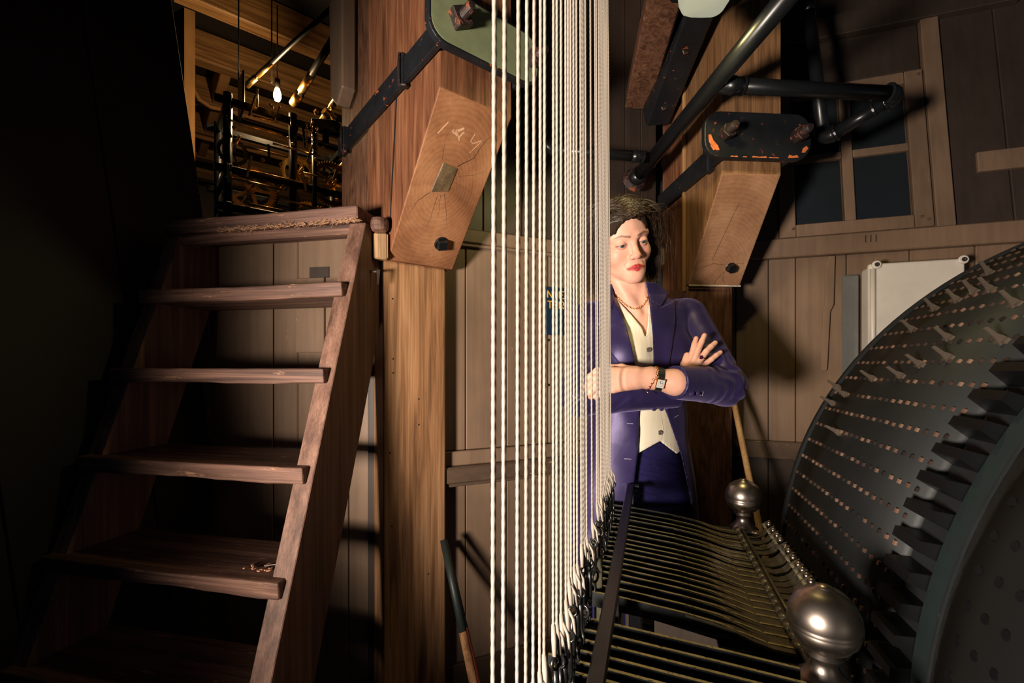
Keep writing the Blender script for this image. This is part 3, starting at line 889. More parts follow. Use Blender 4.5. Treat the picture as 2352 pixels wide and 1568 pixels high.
# ------------------------------------------------------------------ black pipework
pp = thing('drain_pipe', 'black pipe run crossing in front of the clamped post', 'pipe', pt(1462, 412, 1.86))
A = pt(1462, 408, 1.86); B = pt(1870, -82, 0.96)
obj('main_pipe', *tube([A, B], 0.025, 18), MT['pipe'], pp, smooth=True)
dd = (B - A).normalized()
obj('socket', *tube([A - dd * 0.01, A + dd * 0.035], 0.032, 18), MT['pipe'], pp, smooth=True)
obj('wall_rosette', *lathe([(0, 0), (0.05, 0.0), (0.036, 0.02), (0, 0.02)], A - dd * 0.02, dd, 14), MT['bolt'], pp)
def on_main(px):
    best = min(range(1001), key=lambda i: abs(CXP + F * (A + (B - A) * i / 1000).x / (A + (B - A) * i / 1000).y - px))
    return A + (B - A) * best / 1000
def bend(p, q_, r_, k=6):
    pass
T1 = on_main(1640)
EL = pt(2066, 216, T1.y * 1.0 + 0.03)
E3 = pt(1892, 322, 1.50); TP = pt(1858, 30, 1.62)
def arc(p0, c, p1, rr, n=6):
    a = c + (p0 - c).normalized() * rr; b = c + (p1 - c).normalized() * rr
    return [((1 - t) ** 2) * a + 2 * (1 - t) * t * c + t * t * b for t in [i / n for i in range(n + 1)]]
pr = 0.0215
s1 = arc(T1, EL, E3, 0.035); s2 = arc(EL, E3, TP, 0.035)
obj('branch_pipe', *tube([T1, s1[0]], pr, 16), MT['pipe'], pp, smooth=True)
obj('elbow', *tube(s1, pr * 1.18, 16), MT['pipe'], pp, smooth=True)
obj('branch_pipe', *tube([s1[-1], s2[0]], pr * 0.92, 16), MT['pipe'], pp, smooth=True)
obj('elbow', *tube(s2, pr * 1.1, 16), MT['pipe'], pp, smooth=True)
obj('branch_pipe', *tube([s2[-1], TP], pr * 0.92, 16), MT['pipe'], pp, smooth=True)
def collar(p, d, r_, name='collar'):
    d = Vector(d).normalized()
    obj(name, *lathe([(r_, 0), (r_ * 1.22, 0.002), (r_ * 1.22, 0.007), (r_, 0.009)], Vector(p) - d * 0.0045, d, 18), MT['pipe'], pp, smooth=False)
d1 = (s1[0] - T1).normalized()
collar(T1 + d1 * 0.055, d1, pr); collar(T1 + d1 * 0.085, d1, pr)
obj('sleeve', *tube([T1 + d1 * 0.03, T1 + d1 * 0.09], pr * 1.12, 16), MT['pipe'], pp, smooth=True)
collar(s1[0], d1, pr * 1.1)
d2 = (s2[0] - s1[-1]).normalized()
collar(s1[-1], d2, pr * 1.1); collar(s1[-1] + d2 * 0.03, d2, pr); collar(s2[0], d2, pr * 1.05)
d3 = (TP - s2[-1]).normalized()
collar(s2[-1], d3, pr * 1.05)
obj('top_cap', *tube([TP, TP + d3 * 0.05], pr * 1.1, 16), MT['pipe'], pp, smooth=True)
# left branch running behind the ropes
T2 = on_main(1500); H2 = pt(1256, 342, 1.62); U2 = pt(1250, -400, 1.62)
s3 = arc(T2, H2, U2, 0.03)
obj('branch_pipe', *tube([T2, s3[0]], 0.0185, 14), MT['pipe'], pp, smooth=True)
obj('elbow', *tube(s3, 0.0205, 14), MT['pipe'], pp, smooth=True)
obj('branch_pipe', *tube([s3[-1], U2], 0.0185, 14), MT['pipe'], pp, smooth=True)
d4 = (s3[0] - T2).normalized()
collar(T2 + d4 * 0.045, d4, 0.0185); collar(T2 + d4 * 0.075, d4, 0.0185)
obj('sleeve', *tube([T2 + d4 * 0.03, T2 + d4 * 0.09], 0.0205, 14), MT['pipe'], pp, smooth=True)

# ------------------------------------------------------------------ bulkhead lamp above the frame edge
LPx = pt(1624, 14, 1.10)
lampt = thing('bulkhead_lamp', 'frosted glass bulkhead lamp hanging above the clamped post', 'lamp', LPx)
g = G()
prof = [(0.055, 0.052), (0.053, 0.03), (0.047, 0.010), (0.038, 0.001), (0.0, 0.0)]
n_ = 20; v = []; f = []
for (rr, h) in prof:
    for k in range(n_):
        a = 2 * math.pi * k / n_
        c_, s_ = math.cos(a), math.sin(a)
        ex = (abs(c_) ** 0.45) * (1 if c_ >= 0 else -1); ey = (abs(s_) ** 0.45) * (1 if s_ >= 0 else -1)
        v.append(LPx + Vector((ex * rr * 1.1, ey * rr, h)))
for i in range(len(prof) - 1):
    for k in range(n_):
        f.append([i * n_ + k, i * n_ + (k + 1) % n_, (i + 1) * n_ + (k + 1) % n_, (i + 1) * n_ + k])
obj('glass_bowl', v, f, plain('frosted_glass', srgb(96, 96, 78), 0.35, emit=(1.0, 1.0, 0.72, 1), estr=0.32), lampt, smooth=True)
obj('lamp_base', *hexa(LPx + Vector((-0.07, -0.062, 0.052)), (0.14, 0, 0), (0, 0.124, 0), (0, 0, 0.03)), MT['iron_clean'], lampt, bevel=0.006)
obj('lamp_stem', *tube([LPx + Vector((0, 0, 0.082)), Vector((LPx.x, LPx.y, CEIL))], 0.011, 10), MT['iron_clean'], lampt, smooth=True)
add_light('bulkhead_glow', 'SPOT', LPx + Vector((0.0, 0.0, -0.008)), 10.0, (1.0, 0.80, 0.32), target=LPx + Vector((0, 0.0, -1)), spot_size=math.radians(172), spot_blend=0.3, shadow_soft_size=0.035)

# ------------------------------------------------------------------ things on the right wall
cab = thing('wall_cabinet', 'white enamel control cabinet with corner screws on the right wall', 'cabinet', WR.P(WR.hit(2100, 700, 0.1)[0], WR.hit(2100, 900, 0.1)[1]))
ca0 = WR.hit(1992, 700, 0.10)[0]; ca1 = WR.hit(2213, 640, 0.10)[0]
cz1 = WR.hit(2010, 606, 0.10)[1]; cz0 = cz1 - 0.46
obj('body', *WR.box(ca0 + 0.006, ca1 - 0.006, cz0 + 0.006, cz1 - 0.006, 0.092, 0.07), MT['white_metal'], cab, bevel=0.012, seg=3)
obj('door', *WR.box(ca0, ca1, cz0, cz1, 0.112, 0.020), MT['white_metal'], cab, bevel=0.008, seg=3)
obj('hinge_roll', *tube([WR.P(ca0 + 0.012, cz0 + 0.02, 0.113), WR.P(ca0 + 0.012, cz1 - 0.02, 0.113)], 0.009, 12), MT['white_metal'], cab, smooth=True)
clear = plain('clear_cover', srgb(150, 150, 148), 0.15, **{'Transmission Weight': 0.6, 'IOR': 1.45})
obj('cover_flange', *WR.box(ca0 - 0.05, ca0 + 0.004, cz0, cz1 - 0.02, 0.022, 0.02), clear, cab, bevel=0.006)
for (a, z) in ((ca0 + 0.022, cz1 - 0.006), (ca1 - 0.008, cz1 - 0.006), (ca0 + 0.022, cz0 + 0.01), (ca1 - 0.008, cz0 + 0.01)):
    ear = obj('corner_lug', *lathe([(0, 0), (0.0145, 0), (0.0145, 0.006), (0.012, 0.008), (0, 0.008)], WR.P(a, z, 0.113), -WR.n, 18), MT['white_metal'], cab)
    obj('screw', *lathe([(0, 0), (0.008, 0), (0.0075, 0.002), (0.0035, 0.0022), (0.003, 0.0005), (0, 0.0005)], WR.P(a, z, 0.1215), -WR.n, 14), MT['steel'], ear)

pd = [(1902, 588), (1917, 588), (1914, 700), (1906, 716), (1899, 848), (1895, 852), (1887, 852), (1884, 848), (1889, 716), (1893, 700), (1893, 612)]
pdl = obj('wooden_paddle', *prism([WR.P(*WR.hit(x, y, 0.004), 0.004) for x, y in pd], -WR.n * 0.009), MT['paint'], None, bevel=0.0025)
tag(pdl, 'narrow brown wooden paddle hanging on the boards below the rail', 'paddle')

bk = thing('broom_handle', 'plain wooden broom handle leaning behind the far ball finial', 'broom', pt(1760, 1560, 1.42))
h0 = pt(1682, 905, 1.72); h1 = pt(1745, 1215, 1.50)
dirh = (h1 - h0).normalized()
hb = h1 + dirh * ((h1.z - 0.06) / -dirh.z)
obj('stick', *tube([h0, h1, hb], 0.0105, 12), wood('broom_stick', srgb(170, 128, 84), srgb(204, 160, 112), srgb(220, 180, 130)), bk, smooth=True)
obj('broom_head', *beam(hb + Vector((-0.14, 0.02, -0.01)), hb + Vector((0.14, -0.02, -0.01)), 0.05, 0.045), MT['oak_dark'], bk, bevel=0.008)
g = G()
for i in range(120):
    x_ = -0.135 + 0.27 * random.random(); y_ = random.uniform(-0.018, 0.018)
    b_ = hb + Vector((x_, y_, -0.03)); g.add(*beam(b_, b_ + Vector((random.uniform(-.004, .004), random.uniform(-.004, .004), -0.028)), 0.0016, 0.0016))
g.build('bristles', MT['iron_clean'], bk, kind='stuff')

def leaning_stick(name, p0, p1, r_, mats, label):
    d = (p1 - p0).normalized(); pe = p1 + d * ((p1.z - 0.001) / -d.z)
    t = thing(name, label, 'pole', pe)
    m_ = p0 + (pe - p0) * 0.36
    obj('upper_shaft', *tube([p0, m_], r_, 10), mats[0], t, smooth=True)
    obj('lower_shaft', *tube([m_ + d * 0.001, pe], r_ * 1.06, 10), mats[1], t, smooth=True)
leaning_stick('leaning_pole', pt(1019, 1240, 1.50), pt(1080, 1530, 1.34), 0.0125, (plain('dark_green_paint', srgb(32, 40, 38), 0.5), MT['oak']), 'wooden pole with dark painted top leaning by the foot of the post')
leaning_stick('leaning_pole', pt(1024, 1250, 1.545), pt(1088, 1530, 1.39), 0.010, (plain('dark_iron_paint', srgb(30, 34, 38), 0.5), plain('red_paint', srgb(140, 54, 44), 0.45)), 'red-painted pole with dark top leaning by the foot of the post')

# warning sign on the middle wall, behind the ropes
sa0 = WM.hit(1253, 700)[0]; sa1 = WM.hit(1322, 700)[0]; sz0 = WM.hit(1260, 769)[1]; sz1 = WM.hit(1260, 659)[1]
sg = thing('wall_sign', 'small dark blue sign with yellow capital letters behind the ropes', 'sign', WM.P((sa0 + sa1) / 2, sz0))
obj('sign_board', *WM.box(sa0, sa1, sz0, sz1, 0.006, 0.004), plain('sign_blue', srgb(22, 44, 66), 0.4), sg, bevel=0.001)
ymat = plain('sign_yellow', srgb(236, 174, 70), 0.45)
def strokes(ch):
    return {'N': [((0, 0), (0, 1)), ((0, 1), (1, 0)), ((1, 0), (1, 1))], 'I': [((.5, 0), (.5, 1))],
            'E': [((0, 0), (0, 1)), ((0, 1), (1, 1)), ((0, .5), (.8, .5)), ((0, 0), (1, 0))],
            'T': [((0, 1), (1, 1)), ((.5, 0), (.5, 1))],
            'R': [((0, 0), (0, 1)), ((0, 1), (.8, 1)), ((.8, 1), (1, .75)), ((1, .75), (.8, .5)), ((.8, .5), (0, .5)), ((.4, .5), (1, 0))]}[ch]
for word, py in (('NIET', 676), ('TER', 700)):
    lh = WM.hit(1260, py - 8)[1] - WM.hit(1260, py + 8)[1]; zc_ = WM.hit(1260, py + 8)[1]
    for i, ch in enumerate(word):
        ax0 = WM.hit(1256.0 + 13.4 * i, 700)[0]; lw = WM.hit(1266.5 + 13.4 * i, 700)[0] - ax0
        g = G()
        for (x0, y0), (x1, y1) in strokes(ch):
            g.add(*beam(WM.P(ax0 + x0 * lw, zc_ + y0 * lh, 0.0066), WM.P(ax0 + x1 * lw, zc_ + y1 * lh, 0.0066), 0.0042, 0.0008, WM.n))
        g.build('letter', ymat, sg)
for (px, py) in ((1258, 781), (1258, 884)):
    a, z = WM.hit(px, py); s_ = obj('screw_hook', *lathe([(0, 0), (0.006, 0), (0.005, 0.004), (0, 0.005)], WM.P(a, z, 0.0), -WM.n, 10), MT['steel'], wm)
# ------------------------------------------------------------------ carillon drum
DV, DZ, DR = 1.234, -0.515, 0.888
UF, UN = 1.42, 0.30
drum = thing('carillon_drum', 'huge black pegged carillon drum with gear ring and green band', 'drum', M(0.86, DV, -CZ))
def D(u, ang, r):
    return M(u, DV + r * math.cos(ang), DZ + r * math.sin(ang))
def ring(g, u0, u1, r0, r1, n=160, closed=True):
    """annular solid r0..r1 between u0 and u1 (outer skin, both faces)"""
    v = []; f = []
    for k in range(n):
        a = 2 * math.pi * k / n
        v += [D(u0, a, r0), D(u0, a, r1), D(u1, a, r1), D(u1, a, r0)]
    for k in range(n):
        a = k * 4; b = ((k + 1) % n) * 4
        for q in range(4): f.append([a + q, a + (q + 1) % 4, b + (q + 1) % 4, b + q])
    g.add(v, f)
g = G(); ring(g, 0.862, UF, DR - 0.03, DR); o = g.build('drum_shell', MT['drum'], drum, smooth=True, bevel=0.0)
g = G(); ring(g, UF - 0.012, UF + 0.004, DR - 0.05, DR + 0.007); g.build('far_rim', MT['drum'], drum)
g = G(); ring(g, 0.790, 0.860, DR - 0.05, DR - 0.012); g.build('gear_bed', MT['drum'], drum)
g = G(); ring(g, 0.742, 0.788, DR - 0.05, DR - 0.004); g.build('green_band', MT['ring_green'], drum, smooth=False)
g = G(); ring(g, 0.738, 0.7415, DR - 0.05, DR + 0.003); g.build('band_edge', MT['drum'], drum)
g = G(); ring(g, UN, 0.737, DR - 0.03, DR); g.build('near_shell', MT['drum'], drum, smooth=True)
for fl in (0.35, 0.80, 1.36):                      # spoked webs and axle carry the shell
    g = G(); ring(g, fl - 0.012, fl + 0.012, 0.08, DR - 0.02, 64); g.build('web', MT['drum'], drum)
obj('axle', *tube([M(UN - 0.12, DV, DZ), M(UF + 0.35, DV, DZ)], 0.06, 20), MT['lever'], drum, smooth=True)
for m_ in drum.children:
    if m_.name.startswith(('drum_shell', 'near_shell')):
        pass
NR = 120
DA = 2 * math.pi / NR
def surf_mat(u, ang, r):
    """local frame on the drum: x along circumference (upwards), y along axis, z radial"""
    o = D(u, ang, r); rad = (D(u, ang, r + 1) - o).normalized(); ax = (M(1, 0, 0) - M(0, 0, 0)).normalized()
    tx = ax.cross(rad).normalized()
    return Matrix.Translation(o) @ Matrix((( tx.x, ax.x, rad.x, 0), (tx.y, ax.y, rad.y, 0), (tx.z, ax.z, rad.z, 0), (0, 0, 0, 1)))
def box_local(x0, x1, y0, y1, z0, z1):
    return hexa((x0, y0, z0), (x1 - x0, 0, 0), (0, y1 - y0, 0), (0, 0, z1 - z0))
pv, pf = box_local(-0.0036, 0.0036, -0.0027, 0.0027, -0.004, 0.0038)
for i in range(4): pass
peg_me = mesh_data('peg', pv, pf, MT['peg1'])
camp = Vector((0, 0, CZ))
cand = []
for k in range(NR):
    a = k * DA
    for c in range(20):
        u = 1.398 - c * 0.0272
        p = D(u, a, DR); n = (D(u, a, DR + 1) - p).normalized()
        if n.dot(camp - p) < -0.02: continue
        x = CXP + F * p.x / p.y; y = HZ - F * (p.z - CZ) / p.y
        if x > 2400 or y > 1600: continue
        cand.append((n.dot((camp - p).normalized()) / p.y, u, a))
cand.sort(reverse=True)
for i, (w_, u, a) in enumerate(cand[:300]):
    shared('peg', peg_me, surf_mat(u + random.uniform(-.001, .001), a + random.uniform(-.0006, .0006), DR), drum)
g = G()
for (w_, u, a) in cand[300:]:
    mm = surf_mat(u, a, DR); g.add([mm @ Vector(q) for q in pv], pf)
if g.v: g.build('peg_field', MT['peg'], drum, kind='stuff')
# gear teeth
tw = DA * DR * 0.30
tv, tf = prism([(-tw, -0.035, -0.014), (tw, -0.035, -0.014), (tw * 0.55, -0.035, 0.020), (-tw * 0.55, -0.035, 0.020)], (0, 0.070, 0))
tooth_me = mesh_data('gear_tooth', tv, tf, MT['clock_iron'])
for k in range(NR):
    a = (k + 0.5) * DA
    p = D(0.825, a, DR); n = (D(0.825, a, DR + 1) - p).normalized()
    if n.dot(camp - p) < -0.35: continue
    shared('gear_tooth', tooth_me, surf_mat(0.825, a, DR), drum)
# empty peg holes of the near half: small dark cups standing in the skin
g = G()
for k in range(NR):
    a = (k + 0.25) * DA
    for c in range(9):
        u = 0.705 - c * 0.033
        p = D(u, a, DR); n = (D(u, a, DR + 1) - p).normalized()
        if n.dot(camp - p) < 0: continue
        mm = surf_mat(u, a, DR)
        v, f = lathe([(0.0048, 0.0012), (0.0062, 0.0012), (0.0066, -0.001), (0.0048, -0.001), (0.0046, 0.0002), (0, 0.0002)], (0, 0, 0), n=8)
        g.add([mm @ q for q in v], f)
g.build('hole_rims', MT['clock_iron'], drum, kind='stuff')
# tall note pins bolted between the pegs
def drum_hit(px, py):
    d = Vector(((px - CXP) / F, 1.0, (HZ - py) / F))
    best = None
    for i in range(400, 2400):
        p = camp + d * (i * 0.001)
        u = p.x * SN + p.y * CS; v_ = p.x * CS - p.y * SN; z_ = p.z - CZ
        if math.hypot(v_ - DV, z_ - DZ) < DR: return u, math.atan2(z_ - DZ, v_ - DV)
    return None
pinv, pinf = prism([(-0.006, 0.0, 0), (0.007, 0.0, 0), (0.006, 0.0, 0.006), (0.004, 0.0, 0.012), (0.005, 0.0, 0.026), (0.001, 0.0, 0.028), (-0.002, 0.0, 0.010)], (0, 0.0032, 0))
v2, f2 = box_local(-0.004, 0.004, -0.008, 0.013, 0, 0.003)
n0 = len(pinv); pinv = list(pinv) + list(v2); pinf = pinf + [[i + n0 for i in q] for q in f2]
pin_me = mesh_data('note_pin', pinv, pinf, MT['pin'])
for (zx, zy) in ((350, 725), (320, 800), (378, 758), (512, 685), (348, 938), (738, 618), (700, 452), (803, 352), (872, 492), (872, 585), (645, 672), (1062, 182), (910, 312), (990, 272), (1070, 262), (1150, 62), (1130, 505), (1190, 330)):
    h_ = drum_hit(1760 + zx / 2.0625, 540 + zy / 2.0625)
    if h_: shared('note_pin', pin_me, surf_mat(h_[0], h_[1], DR) @ Matrix.Scale(1.25, 4), drum)
# bearing pedestal
for uu in (UN - 0.07, UF + 0.2):
    q = [M(uu - 0.04, DV - 0.2, -CZ), M(uu - 0.04, DV + 0.2, -CZ), M(uu - 0.04, DV + 0.09, DZ + 0.09), M(uu - 0.04, DV - 0.09, DZ + 0.09)]
    obj('pedestal', *prism(q, M(0.08, 0, 0) - M(0, 0, 0)), MT['clock_iron'], drum, bevel=0.01)

# ------------------------------------------------------------------ lever frame
lf = thing('lever_frame', 'iron key frame of long levers with two steel ball finials beside the drum', 'lever frame', M(0.98, 0.06, -CZ))
ux = M(1, 0, 0) - M(0, 0, 0); vx = M(0, 1, 0) - M(0, 0, 0)
lev_Y = [1.213, 1.173, 1.139, 1.113, 1.073, 1.052, 1.02, .987, .963, .940, .916, .888, .866, .842, .82, .795, .768, .742]
us = [y * 1.046 - 0.018 for y in lev_Y]
lprof = [(-0.128, -0.372), (-0.05, -0.376), (0.05, -0.386), (0.10, -0.394), (0.135, -0.404), (0.165, -0.412), (0.200, -0.414),
         (0.200, -0.424), (0.16, -0.428), (0.10, -0.420), (0.0, -0.404), (-0.128, -0.395)]
lev_me = mesh_data('lever', *prism([vx * a + Vector((0, 0, z)) for a, z in lprof], ux * 0.0048), MT['lever_side'])
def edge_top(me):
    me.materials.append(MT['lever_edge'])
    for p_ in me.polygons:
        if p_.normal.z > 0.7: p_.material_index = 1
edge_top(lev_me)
blade_prof = [(0.10, -0.393), (0.135, -0.403), (0.165, -0.411), (0.200, -0.4135), (0.200, -0.4155), (0.165, -0.413), (0.135, -0.405), (0.10, -0.395)]
for i, u in enumerate(us):
    shared('lever', lev_me, Matrix.Translation(M(u, 0, 0)), lf)
    w_ = 0.021
    v = []; f = []
    sec = [(0.05, -0.3865, 0.0), (0.09, -0.3925, 0.004), (0.12, -0.399, 0.012), (0.145, -0.407, 0.0185), (0.17, -0.4125, 0.021), (0.200, -0.4145, 0.021)]
    for (a, z, ww) in sec:
        uc = u + 0.0024
        v += [M(uc - 0.0024 - ww * 0.5, a, z - 0.001), M(uc + 0.0024 + ww * 0.5, a, z), M(uc + 0.0024 + ww * 0.5, a, z - 0.004), M(uc - 0.0024 - ww * 0.5, a, z - 0.005)]
    for j in range(len(sec) - 1):
        for q in range(4): f.append([j * 4 + q, j * 4 + (q + 1) % 4, j * 4 + 4 + (q + 1) % 4, j * 4 + 4 + q])
    f.append([0, 1, 2, 3]); f.append([(len(sec) - 1) * 4 + q for q in range(4)])
    obj('lever_blade', v, f, MT['lever'], lf)
# second bank of levers, nearer
for y in (0.664, 0.636, 0.612, 0.588, 0.566, 0.545, 0.525):
    u = y * 1.046 - 0.018
    sh = [(a, z) for a, z in lprof]
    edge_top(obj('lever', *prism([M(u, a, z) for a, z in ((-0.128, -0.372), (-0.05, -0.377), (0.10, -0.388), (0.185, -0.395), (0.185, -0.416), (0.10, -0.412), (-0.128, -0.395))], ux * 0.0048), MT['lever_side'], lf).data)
# hinge line: rod with knuckles
obj('hinge_rod', *tube([M(0.705, 0.207, -0.411), M(1.262, 0.207, -0.411)], 0.0045, 10), MT['steel'], lf, smooth=True)
obj('hinge_rod', *tube([M(0.705, 0.219, -0.414), M(1.262, 0.219, -0.414)], 0.0042, 10), MT['lever'], lf, smooth=True)
for i, u in enumerate(us):
    obj('knuckle', *tube([M(u - 0.009, 0.206, -0.412), M(u + 0.013, 0.206, -0.412)], 0.0072, 10), MT['lever'], lf, smooth=True)
    # curved nose and roller
    path = [(0.213, -0.417), (0.228, -0.4215), (0.242, -0.4215), (0.254, -0.417), (0.263, -0.409), (0.270, -0.397)]
    top = [M(u - 0.009, a, z) for a, z in path]; 
    bot = [M(u - 0.009, a + 0.002, z - 0.003) for a, z in reversed(path)]
    nz = obj('nose', *prism(top + bot, ux * 0.0205), MT['lever'], lf, bevel=0.0006)
    rr = G()
    rr.add(*sphere(M(u + 0.002, 0.275, -0.389), 0.0072, 12, 8))
    rr.build('roller', MT['steel'], nz, smooth=True)
    obj('roller_fork', *beam(M(u + 0.013, 0.264, -0.398), M(u + 0.013, 0.282, -0.386), 0.003, 0.012), MT['lever'], nz)
# deck plate under the levers, side plates and legs
obj('deck', *hexa(M(0.70, 0.10, -0.446), ux * 0.58, vx * 0.12, (0, 0, 0.012)), MT['clock_iron'], lf, bevel=0.002)
obj('side_plate', *hexa(M(0.705, -0.07, -0.462), ux * 0.014, vx * 0.30, (0, 0, 0.050)), MT['clock_iron'], lf, bevel=0.003)
obj('side_plate', *hexa(M(1.272, -0.07, -0.462), ux * 0.014, vx * 0.30, (0, 0, 0.050)), MT['clock_iron'], lf, bevel=0.003)
obj('front_rail', *hexa(M(0.44, -0.08, -0.47), ux * 0.86, vx * 0.03, (0, 0, 0.045)), MT['clock_iron'], lf, bevel=0.003)
obj('comb_rail', *hexa(M(0.44, -0.016, -0.468), ux * 0.86, vx * 0.02, (0, 0, 0.055)), MT['clock_iron'], lf, bevel=0.002)
for uu in (0.50, 0.71, 1.275):
    for vv in (-0.06, 0.17):
        obj('leg', *hexa(M(uu, vv, -CZ + 0.001), ux * 0.035, vx * 0.035, (0, 0, CZ - 0.455)), MT['clock_iron'], lf, bevel=0.003)
obj('near_rail', *hexa(M(0.44, -0.07, -0.462), ux * 0.012, vx * 0.30, (0, 0, 0.03)), MT['clock_iron'], lf, bevel=0.002)
obj('apron', *hexa(M(1.292, -0.07, -1.05), ux * 0.012, vx * 0.31, (0, 0, 0.585)), MT['paint_dark'], lf, bevel=0.003)
# flat hold-down bar across the levers
bar = obj('hold_down_bar', *hexa(M(0.40, -0.0650, -0.335), ux * 0.905, vx * 0.019, (0, 0, 0.009)), MT['iron_clean'], lf, bevel=0.002)
obj('bar_bolt', *hexnut(M(1.285, -0.045, -0.332), vx, 0.009, 0.012), MT['iron_clean'], bar)
obj('bar_post', *hexa(M(1.285, -0.062, -0.46), ux * 0.014, vx * 0.014, (0, 0, 0.125)), MT['iron_clean'], bar)
obj('bar_post', *hexa(M(0.705, -0.062, -0.46), ux * 0.014, vx * 0.014, (0, 0, 0.125)), MT['iron_clean'], bar)
# ball finials on stepped bases
def finial(u, v, k):
    o = M(u, v, -0.424)
    fin = obj('ball_finial', *lathe([(0, 0.004), (0.034, 0.004), (0.035, 0.009), (0.027, 0.016), (0.019, 0.025), (0.016, 0.034), (0.018, 0.042), (0.024, 0.046), (0.019, 0.050),
        (0.028, 0.056), (0.0385, 0.068), (0.0425, 0.080), (0.0415, 0.0815), (0.0428, 0.083), (0.0415, 0.0845), (0.043, 0.088), (0.041, 0.102), (0.034, 0.117), (0.022, 0.127), (0.011, 0.131), (0.010, 0.1325), (0.0095, 0.1335), (0.004, 0.136), (0, 0.1362)], o, (0, 0, 1), 40), MT['steel'], lf, smooth=True)
    obj('finial_base', *hexa(M(u - 0.028, v - 0.036, -0.448), ux * 0.056, vx * 0.072, (0, 0, 0.027)), MT['steel'], fin, bevel=0.004, seg=2)
finial(1.29, 0.225, 0); finial(0.695, 0.2174, 1)
obj('drip_cup', *sphere(M(1.262, 0.248, -0.418), 0.012, 14, 8, (1.2, 1.2, 0.7)), MT['steel'], lf, smooth=True)
obj('lubricator', *sphere(M(0.655, 0.268, -0.425), 0.0125, 14, 8), MT['steel'], lf, smooth=True)

# ------------------------------------------------------------------ ropes
RV = -0.095
L = 2.75
nr = 1800; nc = 9; v = []; f = []
for i in range(nr + 1):
    z = L * i / nr
    for k in range(nc):
        a = 2 * math.pi * k / nc
        r_ = 0.00148 * (1 + 0.10 * math.cos(3 * a - z * 2 * math.pi / 0.009))
        v.append((r_ * math.cos(a), r_ * math.sin(a), z))
for i in range(nr):
    for k in range(nc):
        f.append([i * nc + k, i * nc + (k + 1) % nc, (i + 1) * nc + (k + 1) % nc, (i + 1) * nc + k])
f.append(list(range(nc))[::-1])
rope_me = mesh_data('cord', v, f, MT['rope'], True)
kv, kf = [], []
gk = G()
gk.add(*tube([(0, 0, 0.004), (0.0015, 0, -0.012), (0.003, 0.0005, -0.03)], [0.0022, 0.0030, 0.0022], 8))
gk.add(*tube([(0.002, 0, -0.004), (0.0085, 0.001, -0.016), (0.011, 0.001, -0.034)], [0.0016, 0.002, 0.0014], 6))
knot_me = mesh_data('knot', gk.v, gk.f, MT['rope'], True)
gh = G()
gh.add(*torus((0.004, 0, -0.036), (0, 1, 0), 0.0065, 0.0019, 12, 6))
gh.add(*tube([(0.004, 0, -0.043), (0.005, 0, -0.06), (0.006, 0, -0.084)], [0.003, 0.0036, 0.0028], 8))
gh.add(*torus((0.006, 0, -0.092), (1, 0, 0), 0.0085, 0.0021, 12, 6))
gh.add(*tube([(0.001, 0, -0.064), (-0.004, 0.002, -0.078), (0.002, 0.002, -0.092)], 0.0018, 6))
hook_me = mesh_data('shackle', gh.v, gh.f, metal('shackle_iron', srgb(70, 70, 70), 0.35, 0.9, vary=0.4, scale=60), True)
gs = G()
gs.add(*tube([(0.006, 0, -0.098), (0.006, 0, -0.16)], 0.0022, 6))
link_me = mesh_data('pull_rod', gs.v, gs.f, MT['clock_iron'], True)
rpx = [1132, 1156, 1188, 1208, 1225, 1240, 1250, 1271, 1279, 1289, 1300, 1306, 1312, 1319, 1326, 1335.5, 1338.5, 1341.5, 1347.5, 1360, 1371, 1374.5, 1380, 1382.7, 1385.3, 1388, 1391, 1394, 1397, 1400, 1403.5]
RG = 'white ropes stretched in a row in front of the woman'
prev_u = 0
for i, px in enumerate(rpx):
    psi = math.atan((px - CXP) / F) - TH
    u = RV / math.tan(psi)
    zb = -0.244 - 0.030 * (1 - min(1, (u - 0.29) / 0.9)) + random.uniform(-0.010, 0.010)
    if i == 0: zb = -0.30
    base = M(u, RV, zb)
    t = (px - 1132) / 272.0
    shift = (4.0 - 12.0 * t ** 2) * base.y / F          # sideways travel between eye level and the top of the picture
    top = base + Vector((shift, 0, 1.0 * base.y * 0.9 + 0.28)) - base
    q = Vector((0, 0, 1)).rotation_difference(top.normalized()).to_matrix().to_4x4()
    r = bpy.data.objects.new('pull_rope', None); r.empty_display_size = 0.03
    r.location = base; link(r)
    tag(r, 'white twisted pull rope in the row between stair and woman', 'rope', RG)
    spin = Matrix.Rotation(random.uniform(0, 6.28), 4, 'Z')
    shared('cord', rope_me, Matrix.Translation(base) @ q, r)
    s2_ = Matrix.Rotation(random.uniform(-0.9, 0.9), 4, 'Z')
    shared('knot', knot_me, Matrix.Translation(base) @ s2_, r)
    shared('shackle', hook_me, Matrix.Translation(base) @ s2_, r)
    shared('pull_rod', link_me, Matrix.Translation(base) @ s2_, r)
# heavy turnbuckle hanging on the row
tb = thing('turnbuckle', 'flat steel turnbuckle with ring eye hanging at the end of the ropes', 'turnbuckle', M(0.78, -0.088, -0.43))
o = M(0.78, -0.0865, 0)
obj('ring_eye', *torus(o + Vector((0, 0, -0.281)), Vector((0.2, 1, 0)), 0.008, 0.0022, 16, 8), MT['bolt'], tb, smooth=True)
obj('eye_shank', *tube([o + Vector((0, 0, -0.289)), o + Vector((0, 0, -0.322))], 0.0036, 10), MT['bolt'], tb, smooth=True)
obj('flat_body', *hexa(o + Vector((-0.0075, 0, -0.432)), (0.015, 0, 0), (0, 0.006, 0), (0, 0, 0.112)), metal('greenish_steel', srgb(120, 116, 96), 0.45, 0.8), tb, bevel=0.001)
obj('body_rivet', *lathe([(0, 0), (0.004, 0), (0.003, 0.0015), (0, 0.002)], o + Vector((0.001, 0, -0.378)), (0, -1, 0), 10), MT['lever'], tb)

